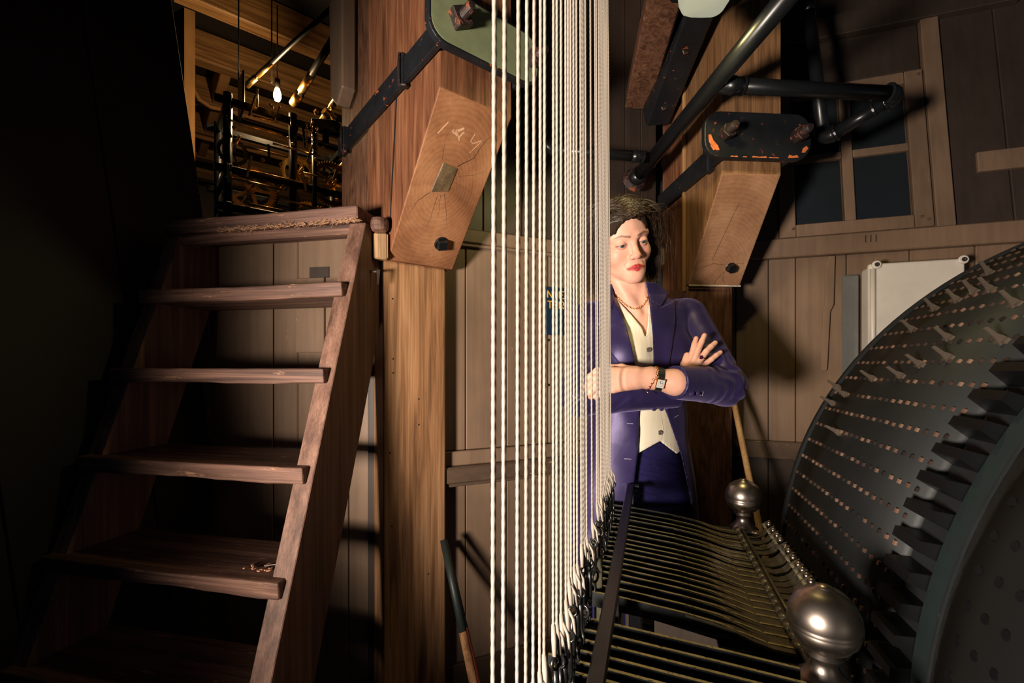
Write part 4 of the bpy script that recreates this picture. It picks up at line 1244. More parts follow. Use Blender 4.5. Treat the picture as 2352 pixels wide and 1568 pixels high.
# ------------------------------------------------------------------ clock movement in the room above
CB = pt(655, 420, 2.75); CB.z = ZF
ck = thing('clock_movement', 'dark iron tower-clock movement with brass wheels under the bare bulb', 'clock', CB)
cq, cr = qd, rd
def K(a, e, z): return CB + cq * a + cr * e + Vector((0, 0, z))
for (a, e) in ((-0.32, -0.18), (0.34, -0.18), (-0.32, 0.2), (0.34, 0.2), (0.0, -0.18)):
    obj('frame_post', *tube([K(a, e, 0.0), K(a, e, 1.02)], 0.022, 10), MT['clock_iron'], ck, smooth=True)
for z in (0.42, 0.62, 0.98):
    for e in (-0.18, 0.2):
        obj('frame_bar', *beam(K(-0.38, e, z), K(0.40, e, z), 0.028, 0.035), MT['clock_iron'], ck, bevel=0.003)
    for a in (-0.32, 0.34):
        obj('frame_bar', *beam(K(a, -0.22, z), K(a, 0.24, z), 0.028, 0.035), MT['clock_iron'], ck, bevel=0.003)
obj('frame_skirt', *hexa(K(-0.36, -0.15, 0.0), cq * 0.72, cr * 0.3, (0, 0, 0.40)), MT['clock_iron'], ck, bevel=0.006)
def gear(c, ax, r_, teeth, th):
    ax = Vector(ax).normalized(); s = ax.cross(Vector((0, 0, 1)))
    if s.length < 0.1: s = Vector((1, 0, 0))
    s.normalize(); u = ax.cross(s).normalized()
    out = []
    for k in range(teeth):
        for (dt, rr) in ((0, r_ * 0.92), (0.2, r_), (0.5, r_), (0.7, r_ * 0.92)):
            an = 2 * math.pi * (k + dt) / teeth; out.append((s * math.cos(an) + u * math.sin(an), rr))
    n = len(out); v = []; f = []
    for (d, rr) in out: v += [c + d * rr, c + d * r_ * 0.74, c + d * r_ * 0.74 + ax * th, c + d * rr + ax * th]
    for k in range(n):
        a = k * 4; b = ((k + 1) % n) * 4
        for q in range(4): f.append([a + q, a + (q + 1) % 4, b + (q + 1) % 4, b + q])
    G_ = G(); G_.add(v, f)
    for k in range(5):
        an = 2 * math.pi * k / 5; d = s * math.cos(an) + u * math.sin(an)
        G_.add(*beam(c + ax * th / 2, c + d * r_ * 0.78 + ax * th / 2, r_ * 0.12, th * 0.8, ax))
    G_.add(*lathe([(0, -th), (r_ * 0.18, -th), (r_ * 0.18, 2 * th), (0, 2 * th)], c, ax, 12))
    return G_
rg = random.Random(3)
for (a, e, z, r_, n, mt_) in ((-0.20, -0.12, 0.56, 0.13, 48, 'brass'), (0.05, -0.1, 0.72, 0.10, 40, 'brass'), (0.24, -0.12, 0.70, 0.14, 52, 'brass'), (-0.27, 0.02, 0.80, 0.08, 32, 'clock_iron'), (-0.05, 0.05, 0.60, 0.15, 56, 'clock_iron'), (0.16, 0.08, 0.52, 0.11, 40, 'brass'), (0.30, 0.04, 0.84, 0.07, 28, 'clock_iron')):
    gear(K(a, e, z), cr, r_, n, 0.012).build('wheel', MT[mt_], ck)
    obj('arbor', *tube([K(a, -0.2, z), K(a, 0.22, z)], 0.008, 8), MT['brass'], ck, smooth=True)
for i in range(9):
    z = 0.45 + 0.06 * i; a0 = rg.uniform(-0.34, 0.1)
    obj('trip_rod', *tube([K(a0, -0.205, z), K(a0 + rg.uniform(0.12, 0.3), -0.205, z + rg.uniform(-0.01, 0.01))], 0.0065, 8), MT['brass'], ck, smooth=True)
for i in range(16):
    a = rg.uniform(-0.34, 0.36); z = rg.uniform(0.42, 1.0)
    obj('trip_lever', *beam(K(a, -0.21, z), K(a + rg.uniform(-0.03, 0.03), -0.23, z + rg.uniform(0.05, 0.12)), 0.012, 0.01), MT['brass'] if i % 2 else MT['clock_iron'], ck, bevel=0.002)
for i in range(14):
    a = rg.uniform(-0.34, 0.36); z = rg.uniform(0.42, 1.02)
    obj('thumb_nut', *sphere(K(a, -0.23, z), rg.uniform(0.007, 0.012), 10, 6), MT['brass'], ck, smooth=True)
obj('fly_fan', *hexa(K(-0.24, -0.1, 1.0), cq * 0.012, cr * 0.16, (0, 0, 0.22)), MT['clock_iron'], ck, bevel=0.003)
for (x0, y0, Y_0, x1, y1, Y_1, r_) in ((578, 186, 2.7, 770, 10, 2.35, 0.013), (682, 226, 2.75, 772, 78, 2.45, 0.020), (748, 262, 2.75, 800, 180, 2.6, 0.012)):
    pa, pb_ = pt(x0, y0, Y_0), pt(x1, y1, Y_1)
    e_ = pb_ + (pb_ - pa) * 0.25
    s_ = thing('drive_shaft', {0.013: 'long thin slanting shaft ending above the clock movement left of the bulb', 0.020: 'thick slanting shaft with brass sleeve just right of the bulb', 0.012: 'short slanting shaft above the brass wheels by the post'}[r_].replace('left of', 'beyond').replace('right of', 'beside'), 'shaft', pa, 'drive shafts above the clock movement')
    obj('shaft_rod', *tube([pa, e_], r_, 10), MT['clock_iron'], s_, smooth=True)
    dv = (pb_ - pa).normalized()
    obj('shaft_sleeve', *tube([pa + dv * 0.06, pa + dv * 0.20], r_ * 1.15, 10), MT['brass'], s_, smooth=True)
    obj('coupling', *tube([pa - dv * 0.05, pa + dv * 0.04], r_ * 1.35, 10), MT['brass'], s_, smooth=True)
# leading-off work: brass bevel cluster beside the post
bc = thing('brass_wheels', 'cluster of bright brass wheels beside the stair-head post', 'gears', pt(742, 300, 2.65))
for (px, py, r_) in ((728, 258, 0.018), (752, 262, 0.032), (768, 268, 0.024), (766, 246, 0.02)):
    obj('bevel_wheel', *lathe([(0, 0), (r_, 0), (r_ * 0.6, r_ * 0.8), (0, r_ * 0.8)], pt(px, py, 2.6), (-0.4, -0.8, 0.3), 16), MT['brass'], bc, smooth=False)
obj('bevel_bracket', *beam(pt(720, 285, 2.66), pt(776, 290, 2.62), 0.05, 0.05), MT['clock_iron'], bc, bevel=0.004)
obj('bevel_post', *tube([pt(748, 262, 2.68), pt(748, 330, 2.68)], 0.02, 8), MT['clock_iron'], bc, smooth=True)
obj('bracket_leg', *tube([pt(722, 285, 2.68), Vector((pt(722, 285, 2.68).x, pt(722, 285, 2.68).y, ZF))], 0.016, 8), MT['clock_iron'], bc, smooth=True)
# chains of little brass rings hanging in the movement
for j, (px, py) in enumerate(((704, 285), (716, 290), (728, 296))):
    ch = thing('hanging_chain', 'short brass chain hanging in the clock movement', 'chain', pt(px, py + 60, 2.55), 'brass chains in the movement')
    for i in range(12):
        obj('chain_link', *torus(pt(px + (i % 2), py + i * 5, 2.55), (1, 0.3, 0) if i % 2 else (0, 1, 0), 0.007, 0.0022, 8, 5), MT['brass'], ch, smooth=True)
# bare bulb on its cable
BU = pt(637, 216, 2.78)
bb = thing('light_bulb', 'bare glowing filament bulb over the clock movement', 'lamp', BU + Vector((0, 0, -0.05)))
obj('bulb_glass', *lathe([(0, -0.045), (0.014, -0.040), (0.022, -0.02), (0.022, 0.0), (0.015, 0.025), (0.012, 0.035), (0, 0.035)], BU, (0, 0, 1), 16), plain('bulb_glass', (1, 0.8, 0.5, 1), 0.1, emit=(1.0, 0.62, 0.22, 1), estr=20.0), bb, smooth=True)
obj('bulb_socket', *tube([BU + Vector((0, 0, 0.036)), BU + Vector((0, 0, 0.09))], 0.016, 10), MT['clock_iron'], bb, smooth=True)
obj('bulb_cord', *tube([BU + Vector((0, 0, 0.09)), Vector((BU.x, BU.y, CZ + 2.2))], 0.004, 6), MT['clock_iron'], bb, smooth=True)
add_light('bulb_light', 'POINT', BU + Vector((0, -0.03, -0.07)), 30, (1.0, 0.66, 0.32), shadow_soft_size=0.025)
for (px, x1) in ((548, 0), (624, 1)):
    p_ = pt(px, 190, 2.7)
    cd = obj('ceiling_rope', *tube([p_, Vector((p_.x, p_.y, CZ + 2.2))], 0.004, 6), MT['clock_iron'], None, smooth=True)
    tag(cd, 'thin dark cord hanging from a joist above the clock movement', 'cord', 'cords above the clock movement')
# ------------------------------------------------------------------ the woman
def A3(v): return np.array(v, dtype=np.float32)
def P3(px, py, Y): return A3(((px - CXP) / F * Y, Y, (HZ - py) / F * Y))      # z relative to the camera
def sd_cap(p, a, b, r1, r2=None):
    if r2 is None: r2 = r1
    a = A3(a); b = A3(b); ba = b - a
    pa = p - a
    t = np.clip((pa @ ba) / max(1e-9, float(ba @ ba)), 0, 1)
    d = pa - t[:, None] * ba
    return np.sqrt((d * d).sum(1)) - (r1 + (r2 - r1) * t)
def sd_ell(p, c, r):
    q = p - A3(c); r = A3(r)
    k0 = np.sqrt(((q / r) ** 2).sum(1)); k1 = np.sqrt(((q / (r * r)) ** 2).sum(1)) + 1e-9
    return k0 * (k0 - 1) / k1
def smin(a, b, k):
    h = np.clip(0.5 + 0.5 * (b - a) / k, 0, 1)
    return b + (a - b) * h - k * h * (1 - h)
def smax(a, b, k): return -smin(-a, -b, k)
def sd_poly2(x, y, poly):
    """signed distance (negative inside) to a polygon"""
    n = len(poly); d = np.full(x.shape, 1e9, np.float32); inside = np.zeros(x.shape, bool)
    for i in range(n):
        x0, y0 = poly[i]; x1, y1 = poly[(i + 1) % n]
        ex, ey = x1 - x0, y1 - y0
        wx, wy = x - x0, y - y0
        t = np.clip((wx * ex + wy * ey) / (ex * ex + ey * ey + 1e-9), 0, 1)
        d = np.minimum(d, (wx - ex * t) ** 2 + (wy - ey * t) ** 2)
        c = ((y0 > y) != (y1 > y))
        with np.errstate(divide='ignore', invalid='ignore'):
            xi = x0 + (y - y0) * ex / (ey if ey != 0 else 1e-9)
        inside ^= (c & (x < xi))
    d = np.sqrt(d)
    return np.where(inside, -d, d)

def polygonize(fn, lo, hi, h, B=8):
    lo = np.array(lo, np.float64); hi = np.array(hi, np.float64)
    nb = np.ceil((hi - lo) / (h * B)).astype(int)
    n = nb * B
    bi = np.stack(np.meshgrid(*[np.arange(k) for k in nb], indexing='ij'), -1).reshape(-1, 3)
    cen = lo + (bi + 0.5) * (h * B)
    dc = fn(cen.astype(np.float32))
    act = np.abs(dc) < 1.9 * B * h
    val = np.where(dc < 0, -1.0, 1.0).astype(np.float32).reshape(tuple(nb))
    val = np.repeat(np.repeat(np.repeat(val, B, 0), B, 1), B, 2)
    off = np.stack(np.meshgrid(*[np.arange(B)] * 3, indexing='ij'), -1).reshape(-1, 3)
    ab = bi[act]
    for s in range(0, len(ab), 1500):
        idx = (ab[s:s + 1500, None, :] * B + off[None]).reshape(-1, 3)
        p = (lo + idx * h).astype(np.float32)
        val[idx[:, 0], idx[:, 1], idx[:, 2]] = fn(p)
    s = val < 0
    cm = np.zeros(tuple(n - 1), np.uint8)
    cor = [(i, j, k) for i in (0, 1) for j in (0, 1) for k in (0, 1)]
    for (i, j, k) in cor:
        cm += s[i:n[0] - 1 + i, j:n[1] - 1 + j, k:n[2] - 1 + k]
    ac = np.argwhere((cm > 0) & (cm < 8))
    vid = np.full(tuple(n - 1), -1, np.int32)
    vid[ac[:, 0], ac[:, 1], ac[:, 2]] = np.arange(len(ac))
    acc = np.zeros((len(ac), 3)); cnt = np.zeros(len(ac))
    for e in range(12):
        ax = e // 4; b1, b2 = (e % 4) // 2, e % 2
        o = [0, 0, 0]; oth = [x for x in range(3) if x != ax]
        o[oth[0]] = b1; o[oth[1]] = b2
        p0 = ac + np.array(o); p1 = p0.copy(); p1[:, ax] += 1
        v0 = val[p0[:, 0], p0[:, 1], p0[:, 2]]; v1 = val[p1[:, 0], p1[:, 1], p1[:, 2]]
        m = (v0 < 0) != (v1 < 0)
        t = np.where(m, v0 / np.where(v0 - v1 == 0, 1, v0 - v1), 0)
        q = p0.astype(float); q[:, ax] += t
        acc[m] += q[m]; cnt[m] += 1
    verts = lo + acc / cnt[:, None] * h
    faces = []
    for ax in range(3):
        sl0 = [slice(None)] * 3; sl1 = [slice(None)] * 3
        sl0[ax] = slice(0, -1); sl1[ax] = slice(1, None)
        d = s[tuple(sl0)] != s[tuple(sl1)]
        e = np.argwhere(d)
        o1, o2 = [x for x in range(3) if x != ax]
        ok = (e[:, o1] > 0) & (e[:, o2] > 0) & (e[:, o1] < n[o1] - 1) & (e[:, o2] < n[o2] - 1)
        e = e[ok]
        quad = []
        for (a, b) in ((1, 1), (0, 1), (0, 0), (1, 0)):
            c = e.copy(); c[:, o1] -= a; c[:, o2] -= b
            quad.append(vid[c[:, 0], c[:, 1], c[:, 2]])
        quad = np.stack(quad, 1)
        quad = quad[(quad >= 0).all(1)]
        faces.append(quad)
    return verts, np.concatenate(faces)

def npmesh(name, parts, mat, parent, colors=None, smooth=True, solid=None):
    """parts: list of (verts[z rel. camera], quads)"""
    base = np.array(wloc(parent)) if parent is not None else np.zeros(3)
    V = []; Q = []; n = 0
    for v, q in parts:
        V.append(v + np.array([0, 0, CZ]) - base); Q.append(q + n); n += len(v)
    V = np.concatenate(V); Q = np.concatenate(Q)
    me = bpy.data.meshes.new(name)
    me.vertices.add(len(V)); me.vertices.foreach_set('co', V.astype(np.float32).ravel())
    me.loops.add(len(Q) * 4); me.loops.foreach_set('vertex_index', Q.astype(np.int32).ravel())
    me.polygons.add(len(Q)); me.polygons.foreach_set('loop_start', np.arange(len(Q), dtype=np.int32) * 4)
    me.update(calc_edges=True)
    bm = bmesh.new(); bm.from_mesh(me); bmesh.ops.recalc_face_normals(bm, faces=bm.faces); bm.to_mesh(me); bm.free()
    if smooth: me.polygons.foreach_set('use_smooth', [True] * len(me.polygons))
    if colors is not None:
        at = me.attributes.new('tint', 'FLOAT_COLOR', 'POINT')
        at.data.foreach_set('color', np.concatenate([colors, np.ones((len(colors), 1))], 1).astype(np.float32).ravel())
    me.materials.append(mat)
    o = bpy.data.objects.new(name, me); link(o, parent)
    return o

woman = thing('person', 'woman in a purple satin suit and cream waistcoat standing with folded arms', 'person', (0.40, 1.42, 0))

# --- frames
YAW = math.radians(12)
Fb = A3((math.sin(YAW), -math.cos(YAW), 0)); Lb = A3((math.cos(YAW), math.sin(YAW), 0))
def rotm(ax, an):
    return np.array(Matrix.Rotation(an, 3, Vector(ax)))
hl = np.array(Lb, float); hf = np.array(Fb, float); hu = np.array([0, 0, 1.0])
R_ = rotm(hl, math.radians(17))                    # nod down (sign checked below)
if (R_ @ hf)[2] > 0: R_ = rotm(hl, math.radians(-17))
hf, hu = R_ @ hf, R_ @ hu
R_ = rotm(hf, math.radians(14))
if (R_ @ hl)[2] < 0: R_ = rotm(hf, math.radians(-14))
hl, hu = R_ @ hl, R_ @ hu
HB = np.stack([hl, hf, hu], 0).astype(np.float32)  # rows: local axes
EYE = P3(1453, 557, 1.262)
HO = EYE - HB[1] * 0.078
def tohead(p): return (p - HO) @ HB.T
def fromhead(q): return np.array(q) @ HB + HO

NB = A3((0.372, 1.385, 0.165))
def head_sdf(q):
    d = sd_ell(q, (0, -0.018, 0.034), (0.073, 0.092, 0.074))
    d = smin(d, sd_ell(q, (0, 0.026, -0.028), (0.061, 0.057, 0.074)), 0.03)
    d = smin(d, sd_ell(q, (0, 0.034, 0.042), (0.060, 0.050, 0.048)), 0.03)
    for s in (-1, 1):
        d = smin(d, sd_cap(q, (s * 0.041, 0.004, -0.062), (s * 0.012, 0.064, -0.094), 0.018, 0.016), 0.022)
        d = smin(d, sd_ell(q, (s * 0.041, 0.052, -0.032), (0.020, 0.023, 0.023)), 0.022)
        d = smin(d, sd_cap(q, (s * 0.014, 0.080, 0.016), (s * 0.047, 0.062, 0.018), 0.009, 0.008), 0.014)
    d = smin(d, sd_ell(q, (0, 0.075, -0.096), (0.019, 0.015, 0.014)), 0.018)
    d = smin(d, sd_ell(q, (0, 0.066, -0.072), (0.034, 0.024, 0.030)), 0.02)
    # eye sockets
    for s in (-1, 1):
        d = smax(d, -sd_ell(q, (s * 0.0315, 0.092, 0.001), (0.020, 0.015, 0.0115)), 0.010)
    # nose
    d = smin(d, sd_cap(q, (0, 0.079, 0.012), (0, 0.098, -0.031), 0.0075, 0.0090), 0.012)
    d = smin(d, sd_ell(q, (0, 0.0985, -0.0345), (0.0105, 0.0105, 0.0085)), 0.008)
    for s in (-1, 1):
        d = smin(d, sd_ell(q, (s * 0.0115, 0.089, -0.0375), (0.0070, 0.0095, 0.0062)), 0.006)
        d = smax(d, -sd_ell(q, (s * 0.0060, 0.0945, -0.0442), (0.0036, 0.006, 0.0032)), 0.003)
    # eyelids: a shell around each eyeball with a narrow slit
    for s in (-1, 1):
        lid = sd_ell(q, (s * 0.0315, 0.0715, -0.001), (0.0155, 0.0148, 0.0135))
        slit = sd_ell(q, (s * 0.0318, 0.088, -0.0036), (0.0132, 0.014, 0.0029))
        lid = smax(lid, -slit, 0.002)
        d = smin(d, lid, 0.0045)
        d = smax(d, -slit, 0.0015)
    # lips
    up = np.minimum(sd_cap(q, (0.004, 0.0905, -0.0640), (0.0240, 0.0835, -0.0685), 0.0046, 0.0024), sd_cap(q, (-0.004, 0.0905, -0.0640), (-0.0240, 0.0835, -0.0685), 0.0046, 0.0024))
    lo_ = np.minimum(sd_cap(q, (0.0, 0.0902, -0.0740), (0.020, 0.0850, -0.0708), 0.0050, 0.0028), sd_cap(q, (0.0, 0.0902, -0.0740), (-0.020, 0.0850, -0.0708), 0.0050, 0.0028))
    lips = smin(up, lo_, 0.0012)
    d = smin(d, lips, 0.004)
    # nasolabial folds
    for s in (-1, 1):
        d = smax(d, -sd_cap(q, (s * 0.0195, 0.0895, -0.043), (s * 0.030, 0.0800, -0.062), 0.0016), 0.006)
    # ears
    for s in (-1, 1):
        d = smin(d, sd_ell(q, (s * 0.074, -0.006, -0.006), (0.008, 0.017, 0.029)), 0.006)
    return d, lips

# --- torso profile (z rel. camera): centre x, y, half width, half depth of the jacket surface
TZ = [-0.62, -0.50, -0.35, -0.22, -0.12, -0.02, 0.06, 0.12, 0.17, 0.21]
TX = [0.372, 0.374, 0.378, 0.382, 0.386, 0.388, 0.388, 0.386, 0.382, 0.378]
TY = [1.405, 1.405, 1.405, 1.405, 1.400, 1.395, 1.395, 1.395, 1.392, 1.390]
TW = [0.222, 0.212, 0.194, 0.166, 0.152, 0.160, 0.168, 0.166, 0.140, 0.085]
TD = [0.145, 0.140, 0.130, 0.115, 0.108, 0.112, 0.112, 0.104, 0.085, 0.062]
Ls = A3((0.545, 1.415, 0.150)); Rs = A3((0.228, 1.375, 0.135))
Le = P3(1666, 886, 1.285); Lc = P3(1552, 878, 1.165)
Re = P3(1334, 912, 1.245); Rc = P3(1553, 900, 1.262)
def torso(p, grow=0.0, shoulders=True):
    z = p[:, 2]
    cx = np.interp(z, TZ, TX); cy = np.interp(z, TZ, TY); w = np.interp(z, TZ, TW) + grow; dd = np.interp(z, TZ, TD) + grow
    rx = p[:, 0] - cx; ry = p[:, 1] - cy
    a = rx * Lb[0] + ry * Lb[1]; b = rx * Fb[0] + ry * Fb[1]
    k0 = np.sqrt((a / w) ** 2 + (b / dd) ** 2); k1 = np.sqrt((a / (w * w)) ** 2 + (b / (dd * dd)) ** 2) + 1e-6
    d = (k0 * (k0 - 1) / k1).astype(np.float32)
    d = np.maximum(d, z - (0.235 + grow)); d = np.maximum(d, -0.60 - z)
    if shoulders:
        d = smin(d, sd_cap(p, NB + A3((0.03, 0, 0.0)), Ls, 0.050 + grow, 0.056 + grow), 0.03)
        d = smin(d, sd_cap(p, NB - A3((0.03, 0, 0.0)), Rs, 0.050 + grow, 0.056 + grow), 0.03)
    for s, z0 in ((-1, 0.03), (1, 0.03)):
        c = A3((0.388, 1.395, z0)) + Lb * (s * 0.072) + Fb * 0.070
        d = smin(d, sd_ell(p, c, (0.066 + grow, 0.056 + grow, 0.066 + grow)), 0.04)
    return d, b
def pxpy(p): return CXP + F * p[:, 0] / p[:, 1], HZ - F * p[:, 2] / p[:, 1]

# --- skin: head, neck and upper chest
def neckd(p):
    a = fromhead((0, -0.022, -0.055)); b = NB - A3((0, -0.004, 0.0))
    d = sd_cap(p, a, b, 0.050, 0.056)
    # sterno-mastoid cords and wind pipe
    for s in (-1, 1):
        d = smin(d, sd_cap(p, fromhead((s * 0.050, -0.01, -0.06)), NB + Fb * 0.058 + Lb * (s * 0.016) - A3((0, 0, 0.012)), 0.012, 0.008), 0.018)
    return smax(d, -sd_ell(p, NB + Fb * 0.066 - A3((0, 0, 0.004)), (0.012, 0.012, 0.014)), 0.02)
def skin_head(p):
    q = tohead(p)
    d, _ = head_sdf(q)
    d = smin(d, neckd(p), 0.012)
    t, b = torso(p, -0.024)
    return smin(d, t, 0.03)
hp = polygonize(skin_head, (0.245, 1.135, 0.03), (0.50, 1.50, 0.46), 0.0021)
def torso_core(p):
    t, b = torso(p, -0.034)
    return np.maximum(np.maximum(t, p[:, 2] - 0.035), -0.16 - p[:, 2])
tp_ = polygonize(torso_core, (0.1, 1.15, -0.65), (0.65, 1.6, 0.05), 0.011)

# --- arms and hands
def chain(p, pts, rs, k=0.004):
    d = None
    for i in range(len(pts) - 1):
        c = sd_cap(p, pts[i], pts[i + 1], rs[i], rs[i + 1])
        d = c if d is None else smin(d, c, k)
    return d
def P3L(px, py, Y): return P3(px, py, Y + 0.022)
LW = P3L(1496, 868, 1.150)
LH = [((1402, 853, 1.150), (1372, 852, 1.148), (1354, 866, 1.160), (1350, 880, 1.172)),
      ((1398, 866, 1.144), (1368, 869, 1.142), (1351, 887, 1.156), (1350, 899, 1.170)),
      ((1401, 880, 1.146), (1372, 886, 1.146), (1356, 901, 1.158), (1357, 911, 1.170)),
      ((1409, 892, 1.150), (1384, 899, 1.152), (1369, 909, 1.160), (1371, 915, 1.170))]
def skin_left(p):
    d = sd_cap(p, Ls, Le, 0.040, 0.036)
    d = smin(d, sd_cap(p, Le, P3(1552, 878, 1.166), 0.034, 0.0305), 0.02)
    d = smin(d, sd_cap(p, P3(1552, 878, 1.166), LW, 0.0305, 0.0262), 0.02)
    palm = sd_cap(p, LW, P3L(1455, 868, 1.150), 0.0265, 0.024)
    for k, f_ in enumerate(LH):
        palm = smin(palm, sd_cap(p, P3L(1460, 860 + 5 * k, 1.152), P3L(*f_[0]), 0.019, 0.0125), 0.014)
    palm = smin(palm, sd_cap(p, P3L(1455, 868, 1.16), P3L(1412, 872, 1.162), 0.020, 0.016), 0.014)
    d = smin(d, palm, 0.016)
    for k, f_ in enumerate(LH):
        r0 = 0.0098 if k < 3 else 0.0086
        d = smin(d, chain(p, [P3L(*x) for x in f_], [r0 + 0.0012, r0, r0 * 0.92, r0 * 0.76]), 0.005)
    d = smin(d, chain(p, [P3L(1455, 856, 1.160), P3L(1428, 846, 1.172), P3L(1402, 846, 1.186), P3L(1386, 850, 1.192)], [0.016, 0.0125, 0.011, 0.009]), 0.008)
    return d
lo = np.minimum(Ls, Le); 
lp_ = polygonize(skin_left, (0.17, 1.09, -0.13), (0.69, 1.48, 0.21), 0.0023)
RW = P3(1574, 872, 1.256)
RH = [((1586, 838, 1.262), (1590, 811, 1.266), (1595, 791, 1.270), (1599, 777, 1.276)),
      ((1593, 832, 1.252), (1604, 802, 1.252), (1612, 784, 1.258), (1618, 770, 1.264)),
      ((1604, 832, 1.250), (1622, 807, 1.252), (1633, 796, 1.258), (1643, 787, 1.264)),
      ((1614, 840, 1.254), (1634, 825, 1.256), (1645, 816, 1.260), (1655, 809, 1.266))]
def skin_right(p):
    d = sd_cap(p, Rs, Re, 0.040, 0.036)
    d = smin(d, sd_cap(p, Re, Rc, 0.036, 0.028), 0.02)
    d = smin(d, sd_cap(p, Rc, RW, 0.028, 0.025), 0.02)
    for k, f_ in enumerate(RH):
        d = smin(d, sd_cap(p, RW, P3(*f_[0]), 0.021, 0.0092), 0.007)
    for k, f_ in enumerate(RH):
        r0 = 0.0083 if k < 3 else 0.0075
        d = smin(d, chain(p, [P3(*x) for x in f_], [r0 + 0.0008, r0, r0 * 0.95, r0 * 0.82], 0.002), 0.0025)
    d = smin(d, chain(p, [P3(1572, 862, 1.262), P3(1572, 838, 1.272), P3(1578, 816, 1.282)], [0.016, 0.011, 0.009]), 0.008)
    return d
rp_ = polygonize(skin_right, (0.13, 1.17, -0.15), (0.62, 1.46, 0.2), 0.0023)

skin_parts = [hp, lp_, rp_, tp_]
allv = np.concatenate([a for a, b in skin_parts]).astype(np.float32)
q = tohead(allv)
base = np.tile(np.array(srgb(226, 172, 148)[:3]), (len(allv), 1))
_, lipd = head_sdf(q)
def blend(c, w): 
    global base
    w = np.clip(w, 0, 1)[:, None]; base = base * (1 - w) + np.array(srgb(*c)[:3]) * w
face = np.clip((q[:, 1] - 0.03) / 0.02, 0, 1) * (np.abs(q[:, 0]) < 0.08) * (q[:, 2] > -0.14)
cheek = np.exp(-(((np.abs(q[:, 0]) - 0.042) / 0.02) ** 2 + ((q[:, 2] + 0.035) / 0.02) ** 2)) * face
blend((222, 146, 126), cheek * 0.45)
blend((224, 150, 130), np.exp(-((q[:, 0] / 0.012) ** 2 + ((q[:, 2] + 0.036) / 0.012) ** 2)) * face * 0.4)
lipw = np.clip((0.0016 - lipd) / 0.0009, 0, 1) * face
blend((186, 66, 64), lipw)
seam = np.exp(-(((q[:, 2] + 0.0688) / 0.0009) ** 2)) * (np.abs(q[:, 0]) < 0.0245) * lipw
blend((96, 20, 26), seam * 0.9)
for s in (-1, 1):
    br = sd_cap(q, (s * 0.013, 0.09, 0.0185), (s * 0.034, 0.082, 0.0245), 0.0034, 0.0030)
    br = np.minimum(br, sd_cap(q, (s * 0.034, 0.082, 0.0245), (s * 0.052, 0.066, 0.0195), 0.0030, 0.0012))
    qq = q.copy(); qq[:, 1] = 0.08
    br2 = np.minimum(sd_cap(qq, (s * 0.013, 0.08, 0.0180), (s * 0.034, 0.08, 0.0235), 0.0030, 0.0027), sd_cap(qq, (s * 0.034, 0.08, 0.0235), (s * 0.052, 0.08, 0.0190), 0.0027, 0.0010))
    blend((112, 76, 56), np.clip(0.5 - br2 / 0.0016, 0, 1) * face * 0.85)
    ex = (q[:, 0] - s * 0.0318) / 0.0138; ez = (q[:, 2] + 0.0036) / 0.0036
    rr = np.sqrt(ex ** 2 + ez ** 2)
    rim = np.exp(-((rr - 1.05) / 0.16) ** 2) * (q[:, 1] > 0.06) * face
    blend((58, 36, 32), rim * np.where(q[:, 2] > -0.0036, 1.0, 0.5))
    blend((196, 130, 116), np.exp(-((rr - 1.8) / 0.6) ** 2) * face * 0.35)
# knuckles a little redder
skin, nt, b = new_mat('skin')
at = N(nt, 'ShaderNodeAttribute', attribute_name='tint')
vv = coords(nt)
n1 = noise(nt, vv, 45, 5, 0.6)
c = mixc(nt, 0.25, at.outputs['Color'], ramp(nt, n1, [(0.3, (0.72, 0.62, 0.6, 1)), (0.7, (1.1, 1.08, 1.06, 1))]), 'MULTIPLY')
nt.links.new(c, b.inputs['Base Color'])
b.inputs['Roughness'].default_value = 0.48
b.inputs['Subsurface Weight'].default_value = 0.12
b.inputs['Subsurface Radius'].default_value = (0.01, 0.004, 0.002)
b.inputs['Subsurface Scale'].default_value = 0.3
b.inputs['Specular IOR Level'].default_value = 0.35
bump(nt, b, noise(nt, vv, 420, 3, 0.6), 0.12, 0.0006)
body = npmesh('body', skin_parts, skin, woman, colors=base)

# --- eyes
eye_m, nt, b = new_mat('eye')
tc = coords(nt)
ln = N(nt, 'ShaderNodeVectorMath', operation='LENGTH')
cmb = N(nt, 'ShaderNodeVectorMath', operation='MULTIPLY'); cmb.inputs[1].default_value = (1, 0, 1)
nt.links.new(tc, cmb.inputs[0]); nt.links.new(cmb.outputs[0], ln.inputs[0])
cr_ = ramp(nt, ln.outputs['Value'], [(0.0, (0.004, 0.004, 0.005, 1)), (0.0022, (0.004, 0.004, 0.005, 1)), (0.0026, srgb(74, 82, 78)), (0.0056, srgb(44, 50, 50)), (0.0064, srgb(168, 152, 144))])
nt.links.new(cr_, b.inputs['Base Color']); b.inputs['Roughness'].default_value = 0.12
for s in (-1, 1):
    v, f = sphere((0, 0, 0), 0.0122, 24, 16)
    me = mesh_data('eye', v, f, eye_m, True)
    o = bpy.data.objects.new('eye', me); link(o, woman)
    hl_, hf_, hu_ = [Vector(x) for x in HB]
    gz = (hf_ * 1.0 - hu_ * 0.24 - hl_ * 0.10).normalized()
    gx = gz.cross(hu_).normalized(); gu = gx.cross(gz).normalized()
    # local y looks along the gaze
    mw = Matrix(((gx.x, gz.x, gu.x, 0), (gx.y, gz.y, gu.y, 0), (gx.z, gz.z, gu.z, 0), (0, 0, 0, 1)))
    w_ = fromhead((s * 0.0315, 0.0728, -0.0015))
    o.matrix_local = Matrix.Translation(Vector((w_[0], w_[1], w_[2] + CZ)) - wloc(woman)) @ mw

